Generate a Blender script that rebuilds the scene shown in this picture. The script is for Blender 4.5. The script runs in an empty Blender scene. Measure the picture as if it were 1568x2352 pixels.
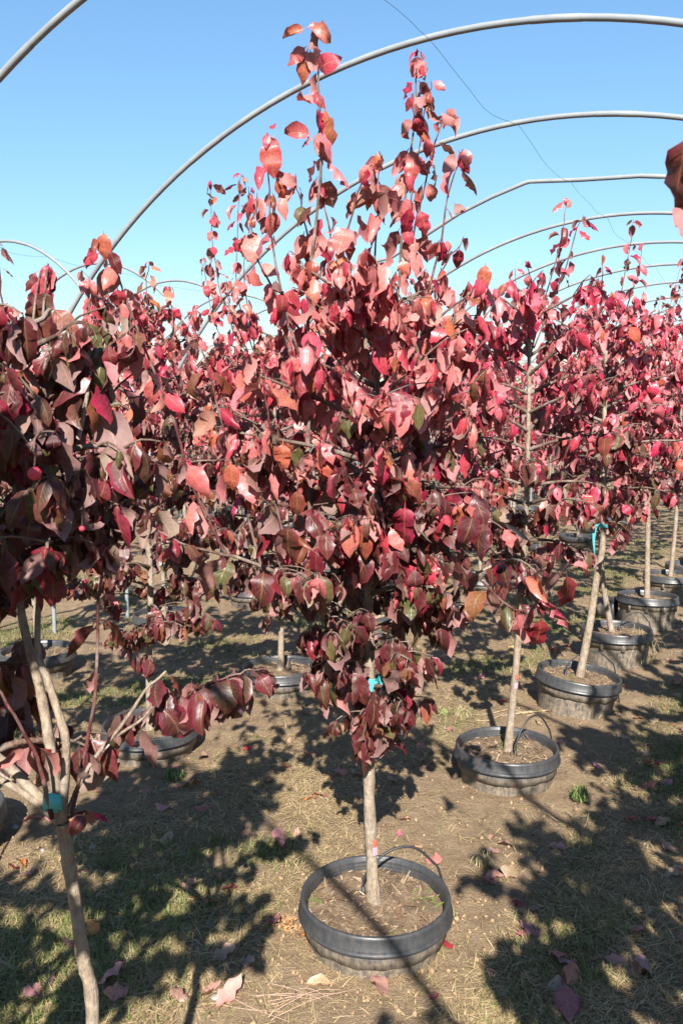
import bpy, math, random
import numpy as np
from mathutils import Matrix, Vector

# ---------------------------------------------------------------- camera, sky, sun, exposure
SC = bpy.context.scene
COL = SC.collection
CAM_H = 1.56                       # metres above the ground
PITCH = math.radians(5.894)
FPX = 18 / 22.3 * 2352             # focal length in units of a 1568 x 2352 picture
SUN_EL, SUN_AZ = 36.5, 2.0         # elevation; heading the shadows run to, degrees clockwise from +Y

cam = bpy.data.cameras.new('camera')
cam.sensor_fit = 'VERTICAL'; cam.sensor_height = 22.3; cam.sensor_width = 14.9; cam.lens = 18
cam.clip_start = .02; cam.clip_end = 2000
cam.dof.use_dof = True; cam.dof.focus_distance = 2.9; cam.dof.aperture_fstop = 9
camo = bpy.data.objects.new('camera', cam); COL.objects.link(camo)
camo.location = (0, 0, CAM_H); camo.rotation_euler = (math.pi / 2 - PITCH, 0, 0)
SC.camera = camo

W = bpy.data.worlds.new('World'); SC.world = W; W.use_nodes = True
wn = W.node_tree.nodes; wl = W.node_tree.links
sky = wn.new('ShaderNodeTexSky'); sky.sky_type = 'NISHITA'; sky.sun_disc = False
sky.sun_elevation = math.radians(SUN_EL); sky.sun_rotation = math.radians(180 + SUN_AZ)
sky.air_density = 2.0; sky.dust_density = 0.0; sky.ozone_density = 10.0; sky.altitude = 0
wn['Background'].inputs['Strength'].default_value = 0.065
wl.new(sky.outputs['Color'], wn['Background'].inputs['Color'])

sun = bpy.data.lights.new('sun', 'SUN'); sun.energy = 5.0; sun.angle = math.radians(.53); sun.color = (1, .945, .87)
suno = bpy.data.objects.new('sun', sun); COL.objects.link(suno)
suno.rotation_euler = (math.radians(90 - SUN_EL), 0, math.radians(-SUN_AZ)); suno.location = (0, -20, 30)

SC.view_settings.view_transform = 'Standard'; SC.view_settings.look = 'None'
SC.view_settings.gamma = 1; SC.view_settings.use_curve_mapping = False
SC.view_settings.exposure = 1.55
SC.render.engine = 'CYCLES'
SC.cycles.max_bounces = 6; SC.cycles.transparent_max_bounces = 4
SC.cycles.use_denoising = True

# ---------------------------------------------------------------- helpers
rng = np.random.default_rng(7)
UP = np.array([0, 0, 1.])
AZ = math.radians(29.57)
RU = np.array([math.sin(AZ), math.cos(AZ), 0.])      # along the planting rows
RN = np.array([math.cos(AZ), -math.sin(AZ), 0.])     # across them, to the right
CP, SP = math.cos(PITCH), math.sin(PITCH)

def at(x, y, Y):
    """point on the sight line through photo position (x, y) that lies Y metres forward"""
    vx, vz = (x - 784) / FPX, -(y - 1176) / FPX
    r = np.array([vx, CP + vz * SP, -SP + vz * CP])
    return r * (Y / r[1]) + np.array([0, 0, CAM_H])

def on_ground(x, y, z=0.):
    vx, vz = (x - 784) / FPX, -(y - 1176) / FPX
    r = np.array([vx, CP + vz * SP, -SP + vz * CP])
    return r * ((z - CAM_H) / r[2]) + np.array([0, 0, CAM_H])

def project(P):
    P = np.asarray(P, float) - np.array([0, 0, CAM_H])
    d = P[..., 1] * CP - P[..., 2] * SP; z = P[..., 1] * SP + P[..., 2] * CP
    d2 = np.maximum(d, 1e-3)
    return 784 + FPX * P[..., 0] / d2, 1176 - FPX * z / d2, d

def norm(v):
    v = np.asarray(v, float); n = np.linalg.norm(v, axis=-1, keepdims=True)
    return v / np.maximum(n, 1e-9)

def mesh_np(name, V, F, mats=(), smooth=True, uv=None, col=None, mat_idx=None):
    """V (n,3); F (m,k) all of one face size, or a list of such arrays"""
    Fs = F if isinstance(F, list) else [F]
    Fs = [np.asarray(f, np.int32) for f in Fs if len(f)]
    me = bpy.data.meshes.new(name)
    V = np.asarray(V, np.float32)
    me.vertices.add(len(V)); me.vertices.foreach_set('co', V.ravel())
    loops = np.concatenate([f.ravel() for f in Fs]); tot = np.concatenate([np.full(len(f), f.shape[1], np.int32) for f in Fs])
    start = np.concatenate([[0], np.cumsum(tot)[:-1]]).astype(np.int32)
    me.loops.add(len(loops)); me.loops.foreach_set('vertex_index', loops)
    me.polygons.add(len(tot)); me.polygons.foreach_set('loop_start', start); me.polygons.foreach_set('loop_total', tot)
    if mat_idx is not None: me.polygons.foreach_set('material_index', np.asarray(mat_idx, np.int32))
    if smooth: me.polygons.foreach_set('use_smooth', np.ones(len(tot), bool))
    me.update(calc_edges=True)
    if uv is not None:
        l = me.uv_layers.new(name='UVMap'); l.data.foreach_set('uv', np.asarray(uv, np.float32)[loops].ravel())
    if col is not None:
        a = me.color_attributes.new('col', 'FLOAT_COLOR', 'POINT')
        c = np.ones((len(V), 4), np.float32); c[:, :3] = col; a.data.foreach_set('color', c.ravel())
    for m in mats: me.materials.append(m)
    return me

def link(name, me, parent=None, label=None, cat=None, group=None, kind=None, loc=None):
    o = bpy.data.objects.new(name, me); COL.objects.link(o)
    if parent is not None: o.parent = parent
    if label: o['label'] = label
    if cat: o['category'] = cat
    if group: o['group'] = group
    if kind: o['kind'] = kind
    if loc is not None: o.location = tuple(float(c) for c in loc)
    return o

class Geo:
    def __init__(s): s.V = []; s.Q = []; s.T = []; s.n = 0; s.C = []
    def add(s, V, Q=(), T=(), c=None):
        V = np.asarray(V, float)
        if len(Q): s.Q.append(np.asarray(Q) + s.n)
        if len(T): s.T.append(np.asarray(T) + s.n)
        s.V.append(V); s.n += len(V)
        if c is not None: s.C.append(np.broadcast_to(c, (len(V), 3)))
    def tube(s, pts, rad, k=6, cap=True, jitter=0):
        P = np.asarray(pts, float); m = len(P)
        R = np.broadcast_to(np.asarray(rad, float), (m,))
        T = norm(np.gradient(P, axis=0))
        ref = np.array([1., 0, 0]) if abs(T[0][0]) < .8 else np.array([0, 1., 0])
        a = norm(np.cross(T, ref)); b = np.cross(T, a)
        th = np.arange(k) * 2 * math.pi / k
        V = P[:, None] + R[:, None, None] * (a[:, None] * np.cos(th)[None, :, None] + b[:, None] * np.sin(th)[None, :, None])
        if jitter: V = V + (rng.random(V.shape) - .5) * jitter * R[:, None, None]
        V = V.reshape(-1, 3)
        i = np.arange(m - 1)[:, None] * k; j = np.arange(k)[None]; j2 = (j + 1) % k
        Q = np.stack([i + j, i + k + j, i + k + j2, i + j2], -1).reshape(-1, 4)
        s.add(V, Q)
        if cap:
            c0 = s.n; s.add(P[[0, -1]])
            base = c0 - m * k
            s.T.append(np.array([[c0, base + (q + 1) % k, base + q] for q in range(k)])[:, ::-1])
            s.T.append(np.array([[c0 + 1, base + (m - 1) * k + (q + 1) % k, base + (m - 1) * k + q] for q in range(k)]))
    def mesh(s, name, mats, smooth=True):
        F = []
        if s.Q: F.append(np.concatenate(s.Q))
        if s.T: F.append(np.concatenate(s.T))
        return mesh_np(name, np.concatenate(s.V), F, mats, smooth, col=np.concatenate(s.C) if s.C else None)

def lathe(geo, prof, k=48, wob=None):
    prof = np.asarray(prof, float); th = np.arange(k) * 2 * math.pi / k
    V = np.stack([prof[:, None, 0] * np.cos(th), prof[:, None, 0] * np.sin(th), np.repeat(prof[:, 1:2], k, 1)], -1)
    if wob is not None: V = wob(V, th)
    m = len(prof); i = np.arange(m - 1)[:, None] * k; j = np.arange(k)[None]; j2 = (j + 1) % k
    geo.add(V.reshape(-1, 3), np.stack([i + j, i + j2, i + k + j2, i + k + j], -1).reshape(-1, 4))

def spline(pts, n):
    """smooth resample of a polyline (Catmull-Rom)"""
    P = np.asarray(pts, float)
    if len(P) < 3:
        t = np.linspace(0, 1, n)[:, None]; return P[0] * (1 - t) + P[-1] * t
    Q = np.vstack([2 * P[0] - P[1], P, 2 * P[-1] - P[-2]])
    t = np.linspace(0, len(P) - 1 - 1e-6, n); i = t.astype(int); f = (t - i)[:, None]
    a, b, c, d = Q[i], Q[i + 1], Q[i + 2], Q[i + 3]
    return .5 * (2 * b + (c - a) * f + (2 * a - 5 * b + 4 * c - d) * f * f + (3 * b - a - 3 * c + d) * f ** 3)

def vnoise(x, y, seed=0):
    x = np.asarray(x, float); y = np.asarray(y, float)
    xi = np.floor(x).astype(np.int64); yi = np.floor(y).astype(np.int64); fx = x - xi; fy = y - yi
    def h(a, b):
        v = (a * 374761393 + b * 668265263 + seed * 1442695041) & 0xffffffff
        v = ((v ^ (v >> 13)) * 1274126177) & 0xffffffff
        return ((v ^ (v >> 16)) & 0xffff) / 65535.
    fx = fx * fx * (3 - 2 * fx); fy = fy * fy * (3 - 2 * fy)
    return (h(xi, yi) * (1 - fx) + h(xi + 1, yi) * fx) * (1 - fy) + (h(xi, yi + 1) * (1 - fx) + h(xi + 1, yi + 1) * fx) * fy

# ---------------------------------------------------------------- materials
class M:
    def __init__(s, name):
        s.m = bpy.data.materials.new(name); s.m.use_nodes = True
        s.t = s.m.node_tree; s.b = s.t.nodes['Principled BSDF']; s.out = s.t.nodes['Material Output']
    def n(s, typ, **kw):
        nd = s.t.nodes.new('ShaderNode' + typ)
        for k, v in kw.items():
            if k == 'ins':
                for a, b in v.items():
                    if hasattr(b, 'is_linked'): s.t.links.new(b, nd.inputs[a])
                    else: nd.inputs[a].default_value = b
            else: setattr(nd, k, v)
        return nd
    def l(s, a, b): s.t.links.new(a, b)
    def math(s, op, a, b=None, c=None, clamp=False):
        nd = s.n('Math', operation=op, use_clamp=clamp)
        for i, v in enumerate((a, b, c)):
            if v is None: continue
            if hasattr(v, 'is_linked'): s.l(v, nd.inputs[i])
            else: nd.inputs[i].default_value = v
        return nd.outputs[0]
    def mix(s, f, a, b, mode='MIX'):
        nd = s.n('MixRGB', blend_type=mode)
        for i, v in enumerate((f, a, b)):
            if hasattr(v, 'is_linked'): s.l(v, nd.inputs[i])
            else: nd.inputs[i].default_value = v if i == 0 else (*v, 1)
        return nd.outputs[0]
    def noise(s, vec, scale, detail=4, rough=.6, out='Fac'):
        nd = s.n('TexNoise', ins={'Scale': scale, 'Detail': detail, 'Roughness': rough})
        if vec is not None: s.l(vec, nd.inputs['Vector'])
        return nd.outputs[out]
    def ramp(s, f, stops):
        nd = s.n('ValToRGB'); e = nd.color_ramp.elements
        while len(e) < len(stops): e.new(.5)
        for k, (p, c) in enumerate(stops):
            e[k].position = p; e[k].color = (*c, 1) if hasattr(c, '__len__') else (c, c, c, 1)
        s.l(f, nd.inputs[0]); return nd.outputs[0]
    def bump(s, h, strength, dist=.01):
        nd = s.n('Bump', ins={'Strength': strength, 'Distance': dist}); s.l(h, nd.inputs['Height']); s.l(nd.outputs[0], s.b.inputs['Normal']); return nd.outputs[0]
    def set(s, **kw):
        for k, v in kw.items():
            i = s.b.inputs[k.replace('_', ' ')]
            if hasattr(v, 'is_linked'): s.l(v, i)
            else: i.default_value = (*v, 1) if hasattr(v, '__len__') else v
        return s.m

def leaf_material(name, source):
    s = M(name)
    if source == 'object': col = s.n('ObjectInfo').outputs['Color']
    else: col = s.n('Attribute', attribute_name='col').outputs['Color']
    geo = s.n('NewGeometry'); pos = geo.outputs['Position']
    uv = s.n('UVMap', uv_map='UVMap').outputs[0]
    sep = s.n('SeparateXYZ'); s.l(uv, sep.inputs[0]); u, v = sep.outputs[0], sep.outputs[1]
    au = s.math('ABSOLUTE', s.math('SUBTRACT', s.math('MULTIPLY', u, 2.), 1.))
    mid = s.math('SUBTRACT', 1., s.math('DIVIDE', au, .085), clamp=True)
    ph = s.math('MULTIPLY', s.math('SUBTRACT', v, s.math('MULTIPLY', s.math('POWER', au, .8), .36)), 6.5)
    fr = s.math('ABSOLUTE', s.math('SUBTRACT', s.math('FRACT', s.math('ADD', ph, 20.)), .5))
    lat = s.math('MULTIPLY', s.math('SUBTRACT', 1., s.math('DIVIDE', fr, .11), clamp=True), s.math('SUBTRACT', 1., s.math('MULTIPLY', au, .95), clamp=True))
    vein = s.math('MAXIMUM', mid, s.math('MULTIPLY', lat, .55))
    n1 = s.noise(pos, 28, 3); n2 = s.noise(pos, 140, 3)
    blot = s.ramp(n1, [(.35, 0.), (.65, 1.)])
    # greener / browner along the middle, redder at the edges
    cen = s.math('MULTIPLY', s.math('SUBTRACT', 1., s.math('MULTIPLY', au, 1.1), clamp=True), blot)
    c1 = s.mix(s.math('MULTIPLY', cen, .5), col, s.mix(.5, col, (.13, .085, .03)))
    c2 = s.mix(1., c1, s.ramp(n2, [(.3, .68), (.7, 1.25)]), 'MULTIPLY')
    edge = s.math('MULTIPLY', s.math('POWER', au, 5.), .5)
    c3 = s.mix(edge, c2, s.mix(.6, col, (.36, .02, .05)))
    top = s.mix(s.math('MULTIPLY', vein, .42), c3, s.mix(.55, col, (.62, .30, .16)))
    und0 = s.mix(.5, col, (.31, .185, .165))
    und = s.mix(s.math('MULTIPLY', vein, .35), s.mix(1., und0, s.ramp(n2, [(.3, .85), (.7, 1.1)]), 'MULTIPLY'), (.45, .29, .24))
    c = s.mix(geo.outputs['Backfacing'], top, und)
    rough = s.math('ADD', s.math('MULTIPLY', geo.outputs['Backfacing'], .25), s.math('ADD', .30, s.math('MULTIPLY', n1, .2)))
    s.set(Base_Color=c, Roughness=rough, Specular_IOR_Level=.4)
    h = s.math('ADD', s.math('MULTIPLY', vein, -1.), s.math('MULTIPLY', n2, .5))
    s.bump(h, .35, .0015)
    tr = s.n('BsdfTranslucent'); s.l(s.mix(.5, c, s.mix(1., c, (1.6, .9, .7), 'MULTIPLY')), tr.inputs[0])
    mx = s.n('MixShader', ins={0: .22}); s.l(s.b.outputs[0], mx.inputs[1]); s.l(tr.outputs[0], mx.inputs[2]); s.l(mx.outputs[0], s.out.inputs[0])
    return s.m

def bark_material(name, c1, c2, scale=1.):
    s = M(name); tc = s.n('TexCoord').outputs['Object']
    mp = s.n('Mapping'); mp.inputs['Scale'].default_value = (1, 1, .22); s.l(tc, mp.inputs[0])
    a = s.noise(mp.outputs[0], 120 * scale, 5, .7); b = s.noise(tc, 14, 3)
    c = s.mix(s.ramp(a, [(.35, 0.), (.62, 1.)]), c1, c2)
    c = s.mix(s.ramp(b, [(.45, 0.), (.7, .55)]), c, (.30, .27, .23))
    c = s.mix(1., c, s.ramp(s.noise(tc, 45, 5, .75), [(.3, .6), (.65, 1.15)]), 'MULTIPLY')
    s.bump(s.math('ADD', a, s.noise(tc, 45, 4)), .9, .006)
    return s.set(Base_Color=c, Roughness=.85, Specular_IOR_Level=.25)

MAT = {}
MAT['leaf_obj'] = leaf_material('dogwood leaf', 'object')
MAT['leaf_mesh'] = leaf_material('dogwood leaf mass', 'mesh')
MAT['bark'] = bark_material('grey brown bark', (.30, .235, .17), (.17, .13, .095))
MAT['twig'] = bark_material('young bark', (.15, .095, .068), (.08, .048, .036))
MAT['shoot'] = bark_material('red shoot bark', (.13, .035, .03), (.06, .02, .02))

def _pot():
    s = M('black pot plastic'); tc = s.n('TexCoord').outputs['Object']; rnd = s.n('ObjectInfo').outputs['Random']
    sep = s.n('SeparateXYZ'); s.l(tc, sep.inputs[0])
    mp = s.n('Mapping'); mp.inputs['Scale'].default_value = (6, 6, 1.2); s.l(tc, mp.inputs[0])
    a = s.noise(tc, 38, 6, .75); st = s.noise(mp.outputs[0], 14, 5, .7)
    dust = s.math('MULTIPLY', s.ramp(sep.outputs[2], [(.0, 1.), (.07, .9), (.095, .15)]), s.ramp(s.math('ADD', s.math('MULTIPLY', a, .6), s.math('MULTIPLY', st, .5)), [(.42, .08), (.66, 1.)]))
    lightd = s.math('MULTIPLY', s.ramp(a, [(.5, 0.), (.8, .35)]), s.ramp(st, [(.4, .3), (.7, 1.)]))
    c = s.mix(s.math('MULTIPLY', s.math('MAXIMUM', dust, lightd), .95), (.020, .024, .030), (.21, .165, .115))
    s.bump(s.math('ADD', st, a), .15, .003)
    return s.set(Base_Color=c, Roughness=s.math('ADD', .36, s.math('MULTIPLY', dust, .5)), Specular_IOR_Level=.5)
MAT['pot'] = _pot()

def _soil(name, dark, mid, light, sc):
    s = M(name); p = s.n('TexCoord').outputs['Object']
    a = s.noise(p, 9 * sc, 6, .7); b = s.noise(p, 70 * sc, 5, .7)
    c = s.mix(s.ramp(a, [(.35, 0.), (.65, 1.)]), dark, mid)
    c = s.mix(s.ramp(b, [(.55, 0.), (.72, .8)]), c, light)
    s.bump(b, .8, .012)
    return s.set(Base_Color=c, Roughness=.95, Specular_IOR_Level=.15)
MAT['potsoil'] = _soil('potting mix', (.11, .074, .046), (.22, .155, .10), (.42, .33, .22), 2.2)

def plain(name, c, rough=.6, spec=.4, var=.25, sc=60, metal=0.):
    s = M(name); p = s.n('TexCoord').outputs['Object']
    a = s.noise(p, sc, 4, .65)
    cc = s.mix(s.ramp(a, [(.3, 0.), (.7, 1.)]), tuple(x * (1 - var) for x in c), tuple(min(1, x * (1 + var)) for x in c))
    s.bump(a, .1, .002)
    return s.set(Base_Color=cc, Roughness=rough, Specular_IOR_Level=spec, Metallic=metal)
MAT['tube'] = plain('black drip tube', (.02, .021, .022), .5)
MAT['ribbon'] = plain('turquoise ribbon', (.06, .36, .38), .55, var=.08)
MAT['pink'] = plain('pink paint', (.50, .22, .27), .8, var=.12, sc=200)
MAT['redpaint'] = plain('orange red paint', (.34, .08, .05), .8, var=.45, sc=200)
MAT['fruit'] = plain('dogwood fruit', (.55, .05, .07), .5, sc=300)
MAT['wire'] = plain('thin steel wire', (.09, .10, .13), .5, metal=.3)
MAT['stone'] = plain('field stone', (.24, .22, .20), .9)
MAT['stem'] = plain('dry stems', (.30, .20, .15), .8)
MAT['debris'] = plain('dried flower debris', (.42, .20, .08), .9)
MAT['whip'] = plain('dry grass', (.42, .34, .20), .9)

def _steel():
    s = M('galvanised steel pipe'); p = s.n('TexCoord').outputs['Object']
    a = s.noise(p, 30, 5, .7); b = s.noise(p, 4, 3)
    c = s.mix(a, (.14, .155, .165), (.22, .235, .245)); c = s.mix(s.ramp(b, [(.5, 0.), (.75, .5)]), c, (.28, .29, .28))
    s.bump(a, .08, .002)
    return s.set(Base_Color=c, Metallic=.0, Roughness=.55, Specular_IOR_Level=.35)
MAT['steel'] = _steel()

def _blade(name):
    s = M(name); c = s.n('Attribute', attribute_name='col').outputs['Color']
    s.set(Base_Color=c, Roughness=.75, Specular_IOR_Level=.25)
    tr = s.n('BsdfTranslucent'); s.l(c, tr.inputs[0])
    mx = s.n('MixShader', ins={0: .25}); s.l(s.b.outputs[0], mx.inputs[1]); s.l(tr.outputs[0], mx.inputs[2]); s.l(mx.outputs[0], s.out.inputs[0])
    return s.m
MAT['blade'] = _blade('grass and straw blades')
def _clod():
    s = M('soil clods'); return s.set(Base_Color=s.n('Attribute', attribute_name='col').outputs['Color'], Roughness=.95, Specular_IOR_Level=.1)
MAT['clod'] = _clod()
MAT['chip'] = plain('bark chip', (.30, .22, .14), .95, var=.5, sc=40)

ROWS = (1.07, 2.71, 4.29, 5.92, 7.55)      # offsets of the planting rows to the left of the camera
def _ground():
    s = M('nursery ground'); p = s.n('NewGeometry').outputs['Position']
    a = s.noise(p, 1.6, 5, .6); b = s.noise(p, 11, 6, .7); c = s.noise(p, 75, 5, .75); d = s.noise(p, 260, 3, .7)
    col = s.mix(s.ramp(b, [(.35, 0.), (.65, 1.)]), (.19, .13, .078), (.31, .222, .138))
    at_ = s.n('Attribute', attribute_name='col').outputs['Color']
    sp = s.n('SeparateColor'); s.l(at_, sp.inputs[0])
    g = s.math('MULTIPLY', sp.outputs[0], s.ramp(s.math('ADD', s.math('MULTIPLY', a, .5), s.math('MULTIPLY', c, .5)), [(.38, 0.), (.58, 1.)]))
    st = s.math('MULTIPLY', s.math('ADD', .05, s.math('MULTIPLY', sp.outputs[1], .6)), s.ramp(c, [(.46, 0.), (.64, 1.)]))
    col = s.mix(st, col, (.36, .275, .155))
    col = s.mix(s.math('MULTIPLY', g, .75), col, (.085, .105, .038))
    col = s.mix(1., col, s.ramp(d, [(.3, .62), (.7, 1.3)]), 'MULTIPLY')
    s.bump(s.math('ADD', s.math('ADD', b, c), s.math('MULTIPLY', d, .5)), .9, .02)
    return s.set(Base_Color=col, Roughness=.95, Specular_IOR_Level=.15)
MAT['ground'] = _ground()

# ---------------------------------------------------------------- ground
def row_dist(x, y):
    """distance to the nearest planting row line, and lateral coordinate"""
    nn = x * RN[0] + y * RN[1]
    rows = -np.array([-.57, 1.07, 2.71, 4.29, 5.92, 7.55, 9.2, 10.8])
    return np.min(np.abs(nn[..., None] - rows), -1)

def grassiness(x, y):
    d = row_dist(x, y)
    n = vnoise(x * 1.7, y * 1.7, 3) * .55 + vnoise(x * 4.5, y * 4.5, 4) * .3 + vnoise(x * 11, y * 11, 5) * .15
    return np.clip((d - .30) / .30, 0, 1) * np.clip((n - .45) / .16, 0, 1)

def ground_z(x, y):
    d = row_dist(x, y)
    z = (vnoise(x * .9, y * .9, 11) - .5) * .03 + (vnoise(x * 5, y * 5, 12) - .5) * .012 + (vnoise(x * 13, y * 13, 13) - .5) * .016
    z = z - .012 * np.exp(-(d / .35) ** 2)
    return z * np.clip(1.6 - np.hypot(x, y) / 25, .0, 1)

def axis_vals(lo, hi, step, far):
    v = list(np.arange(lo, hi + 1e-6, step)); st = step
    a = v[-1]; b = v[0]; right = []; left = []
    s1 = step
    while a < far: s1 *= 1.16; a += s1; right.append(a)
    s1 = step
    while b > -far: s1 *= 1.16; b -= s1; left.append(b)
    return np.array(left[::-1] + v + right)
gx = axis_vals(-4.2, 4.2, .034, 420); gy = axis_vals(1.2, 9.5, .034, 420)
GX, GY = np.meshgrid(gx, gy); GZ = ground_z(GX, GY)
gv = np.stack([GX, GY, GZ], -1).reshape(-1, 3)
ny_, nx_ = GX.shape
ii = (np.arange(ny_ - 1)[:, None] * nx_ + np.arange(nx_ - 1)[None]).ravel()
gf = np.stack([ii, ii + 1, ii + nx_ + 1, ii + nx_], -1)
gcol = np.zeros((len(gv), 3)); gcol[:, 0] = grassiness(GX, GY).ravel()
gcol[:, 1] = (vnoise(GX * 2.3, GY * 2.3, 21) * .6 + vnoise(GX * 7, GY * 7, 22) * .4).ravel()
ground = link('ground', mesh_np('ground', gv, gf, [MAT['ground']], col=gcol), kind='structure',
              label='dry brown nursery ground with straw and patches of grass')

# grass and straw as real blades
def blades(n, kind, seed):
    r = np.random.default_rng(seed)
    y = np.exp(r.uniform(math.log(1.9), math.log(13), n)); x = (r.random(n) * 2 - 1) * (.47 * y + .1)
    g = grassiness(x, y)
    if kind == 'grass':
        keep = r.random(n) < g ** 1.3 * .95 + .01
    else:
        s_ = vnoise(x * 2.3, y * 2.3, 21) * .6 + vnoise(x * 7, y * 7, 22) * .4
        keep = r.random(n) < np.clip((s_ - .27) * 2.0, .05, 1) * (.12 + .88 * np.clip((row_dist(x, y) - .26) / .22, 0, 1))
    x, y = x[keep], y[keep]; n = len(x); z = ground_z(x, y)
    th = r.random(n) * 2 * math.pi; big = 1 + .10 * np.maximum(y - 2, 0)
    if kind == 'grass':
        L = r.uniform(.018, .05, n) * (.8 + .2 * big); wd = r.uniform(.0011, .0021, n) * big; lean = r.uniform(.2, 1.15, n)
        base = np.array([.075, .125, .026]); alt = np.array([.25, .23, .09])
        k = np.clip(r.normal(.42, .3, n), 0, 1)[:, None]
    else:
        L = (.012 + .06 * r.random(n) ** 1.6) * (.85 + .15 * big); wd = r.uniform(.0006, .0016, n) * big; lean = r.uniform(1.25, 1.62, n)
        base = np.array([.21, .14, .068]); alt = np.array([.54, .425, .235])
        k = r.random(n)[:, None]
    col = (base * (1 - k) + alt * k) * r.uniform(.75, 1.2, n)[:, None]
    d = np.stack([np.cos(th) * np.sin(lean), np.sin(th) * np.sin(lean), np.cos(lean)], -1)
    side = np.stack([-np.sin(th), np.cos(th), np.zeros(n)], -1) * wd[:, None]
    P = np.stack([x, y, z - .001 + (0 if kind == 'grass' else 1) * r.uniform(.001, .010, n)], -1)
    bend = np.stack([np.cos(th), np.sin(th), -np.ones(n) * (.9 if kind == 'grass' else .3)], -1) * (L * r.uniform(.05, .3, n))[:, None]
    m = P + d * (L * .55)[:, None]; t = P + d * L[:, None] + bend
    V = np.stack([P - side, P + side, m - side * .8, m + side * .8, t], 1).reshape(-1, 3)
    V[:, 2] = np.maximum(V[:, 2], ground_z(V[:, 0], V[:, 1]) + .0005)
    i = np.arange(n)[:, None] * 5
    Q = i + np.array([[0, 1, 3, 2]]); T = i + np.array([[2, 3, 4]])
    return V, Q, T, np.repeat(col, 5, 0)
V, Q, T, C = blades(170000, 'grass', 31)
link('grass', mesh_np('grass', V, [Q, T], [MAT['blade']], col=C, smooth=False), kind='stuff', label='short green grass growing between the planting rows', cat='grass')
V, Q, T, C = blades(300000, 'straw', 32)
link('dry_straw', mesh_np('dry_straw', V, [Q, T], [MAT['blade']], col=C, smooth=False), kind='stuff', label='dry straw and mown stalks strewn over the soil', cat='straw')

def clods(n, seed):
    r = np.random.default_rng(seed); y = np.exp(r.uniform(math.log(1.9), math.log(9), n)); x = (r.random(n) * 2 - 1) * (.45 * y + .1)
    keep = r.random(n) < np.clip(vnoise(x * 3.1, y * 3.1, 41) * 1.9 - .55, .03, 1) * np.clip(1.25 - row_dist(x, y) * 1.6, .1, 1); x, y = x[keep], y[keep]; n = len(x)
    R_ = .0022 + .009 * r.random(n) ** 3; O = np.array([[1, 0, 0], [0, 1, 0], [-1, 0, 0], [0, -1, 0], [0, 0, .8], [0, 0, -.6]], float)
    V = O[None] * R_[:, None, None] * r.uniform(.55, 1.35, (n, 6, 1)) + np.stack([x, y, ground_z(x, y) + R_ * .2], -1)[:, None]
    T = np.array([[0, 1, 4], [1, 2, 4], [2, 3, 4], [3, 0, 4], [1, 0, 5], [2, 1, 5], [3, 2, 5], [0, 3, 5]])[None] + np.arange(n)[:, None, None] * 6
    c = np.array([.23, .155, .092]) * r.uniform(.55, 1.35, (n, 1)); return V.reshape(-1, 3), T.reshape(-1, 3), np.repeat(c, 6, 0)
V, T, C = clods(22000, 35)
link('soil_clods', mesh_np('soil_clods', V, T, [MAT['clod']], col=C, smooth=False), kind='stuff', label='crumbs and clods of dry soil along the planting rows', cat='soil')

# ---------------------------------------------------------------- hoops of the tunnels and their ridge wires
HA = 1.78                                  # apex above the camera
HR = 1.80 * HA; HZC = CAM_H + HA - HR      # radius and centre height of the bent pipe
HCEN = -.9025 * HA                         # lateral place of the ridge
PIPE = .0152

def hoop(d, cen, label, group=None, kink=False, k=10, wf=1.):
    th0 = math.acos(max(-1, min(1, (-.3 - HZC) / HR)))
    th = np.linspace(-th0, th0, 97)
    a = HR * np.sin(th) * wf; z = HZC + HR * np.cos(th)
    if kink:                               # bent flat by snow: a straight slope up to a corner, then almost level
        def inplane(x, y):
            vx, vz = (x - 784) / FPX, -(y - 1176) / FPX
            q = np.array([vx, CP + vz * SP, -SP + vz * CP]); q = q * (d / (q @ RU)); return q @ RN - cen, q[2] + CAM_H
        bp = np.array([inplane(*q) for q in ((900, 590), (1050, 492), (1130, 452), (1205, 420), (1216, 417), (1330, 413), (1470, 404), (1540, 406), (1600, 416))])
        keep0 = a < bp[0, 0] - .15; keep1 = a > bp[-1, 0] + .3
        mid = np.concatenate([np.linspace(bp[i], bp[i + 1], 4)[:-1] for i in range(len(bp) - 1)] + [bp[-1:]])
        a = np.concatenate([a[keep0], mid[:, 0], a[keep1]]); z = np.concatenate([z[keep0], mid[:, 1], z[keep1]])
    P = RU[None] * d + RN[None] * (cen + a)[:, None] + UP[None] * z[:, None]
    base = RU * d + RN * cen
    o = link('tunnel_hoop', None, None, label, 'hoop', group, loc=(base[0], base[1], 0))
    g = Geo(); g.tube(P - base, PIPE, k); link('pipe', g.mesh('hoop_pipe', [MAT['steel']]), o)
    for tq in (-.42, .2):                  # pipe joints
        i = int((tq + th0) / (2 * th0) * (len(P) - 3))
        g = Geo(); g.tube(P[i:i + 3] - base, PIPE * 1.07, k, cap=False); link('coupling', g.mesh('coupling', [MAT['steel']]), o)
    return o

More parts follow.
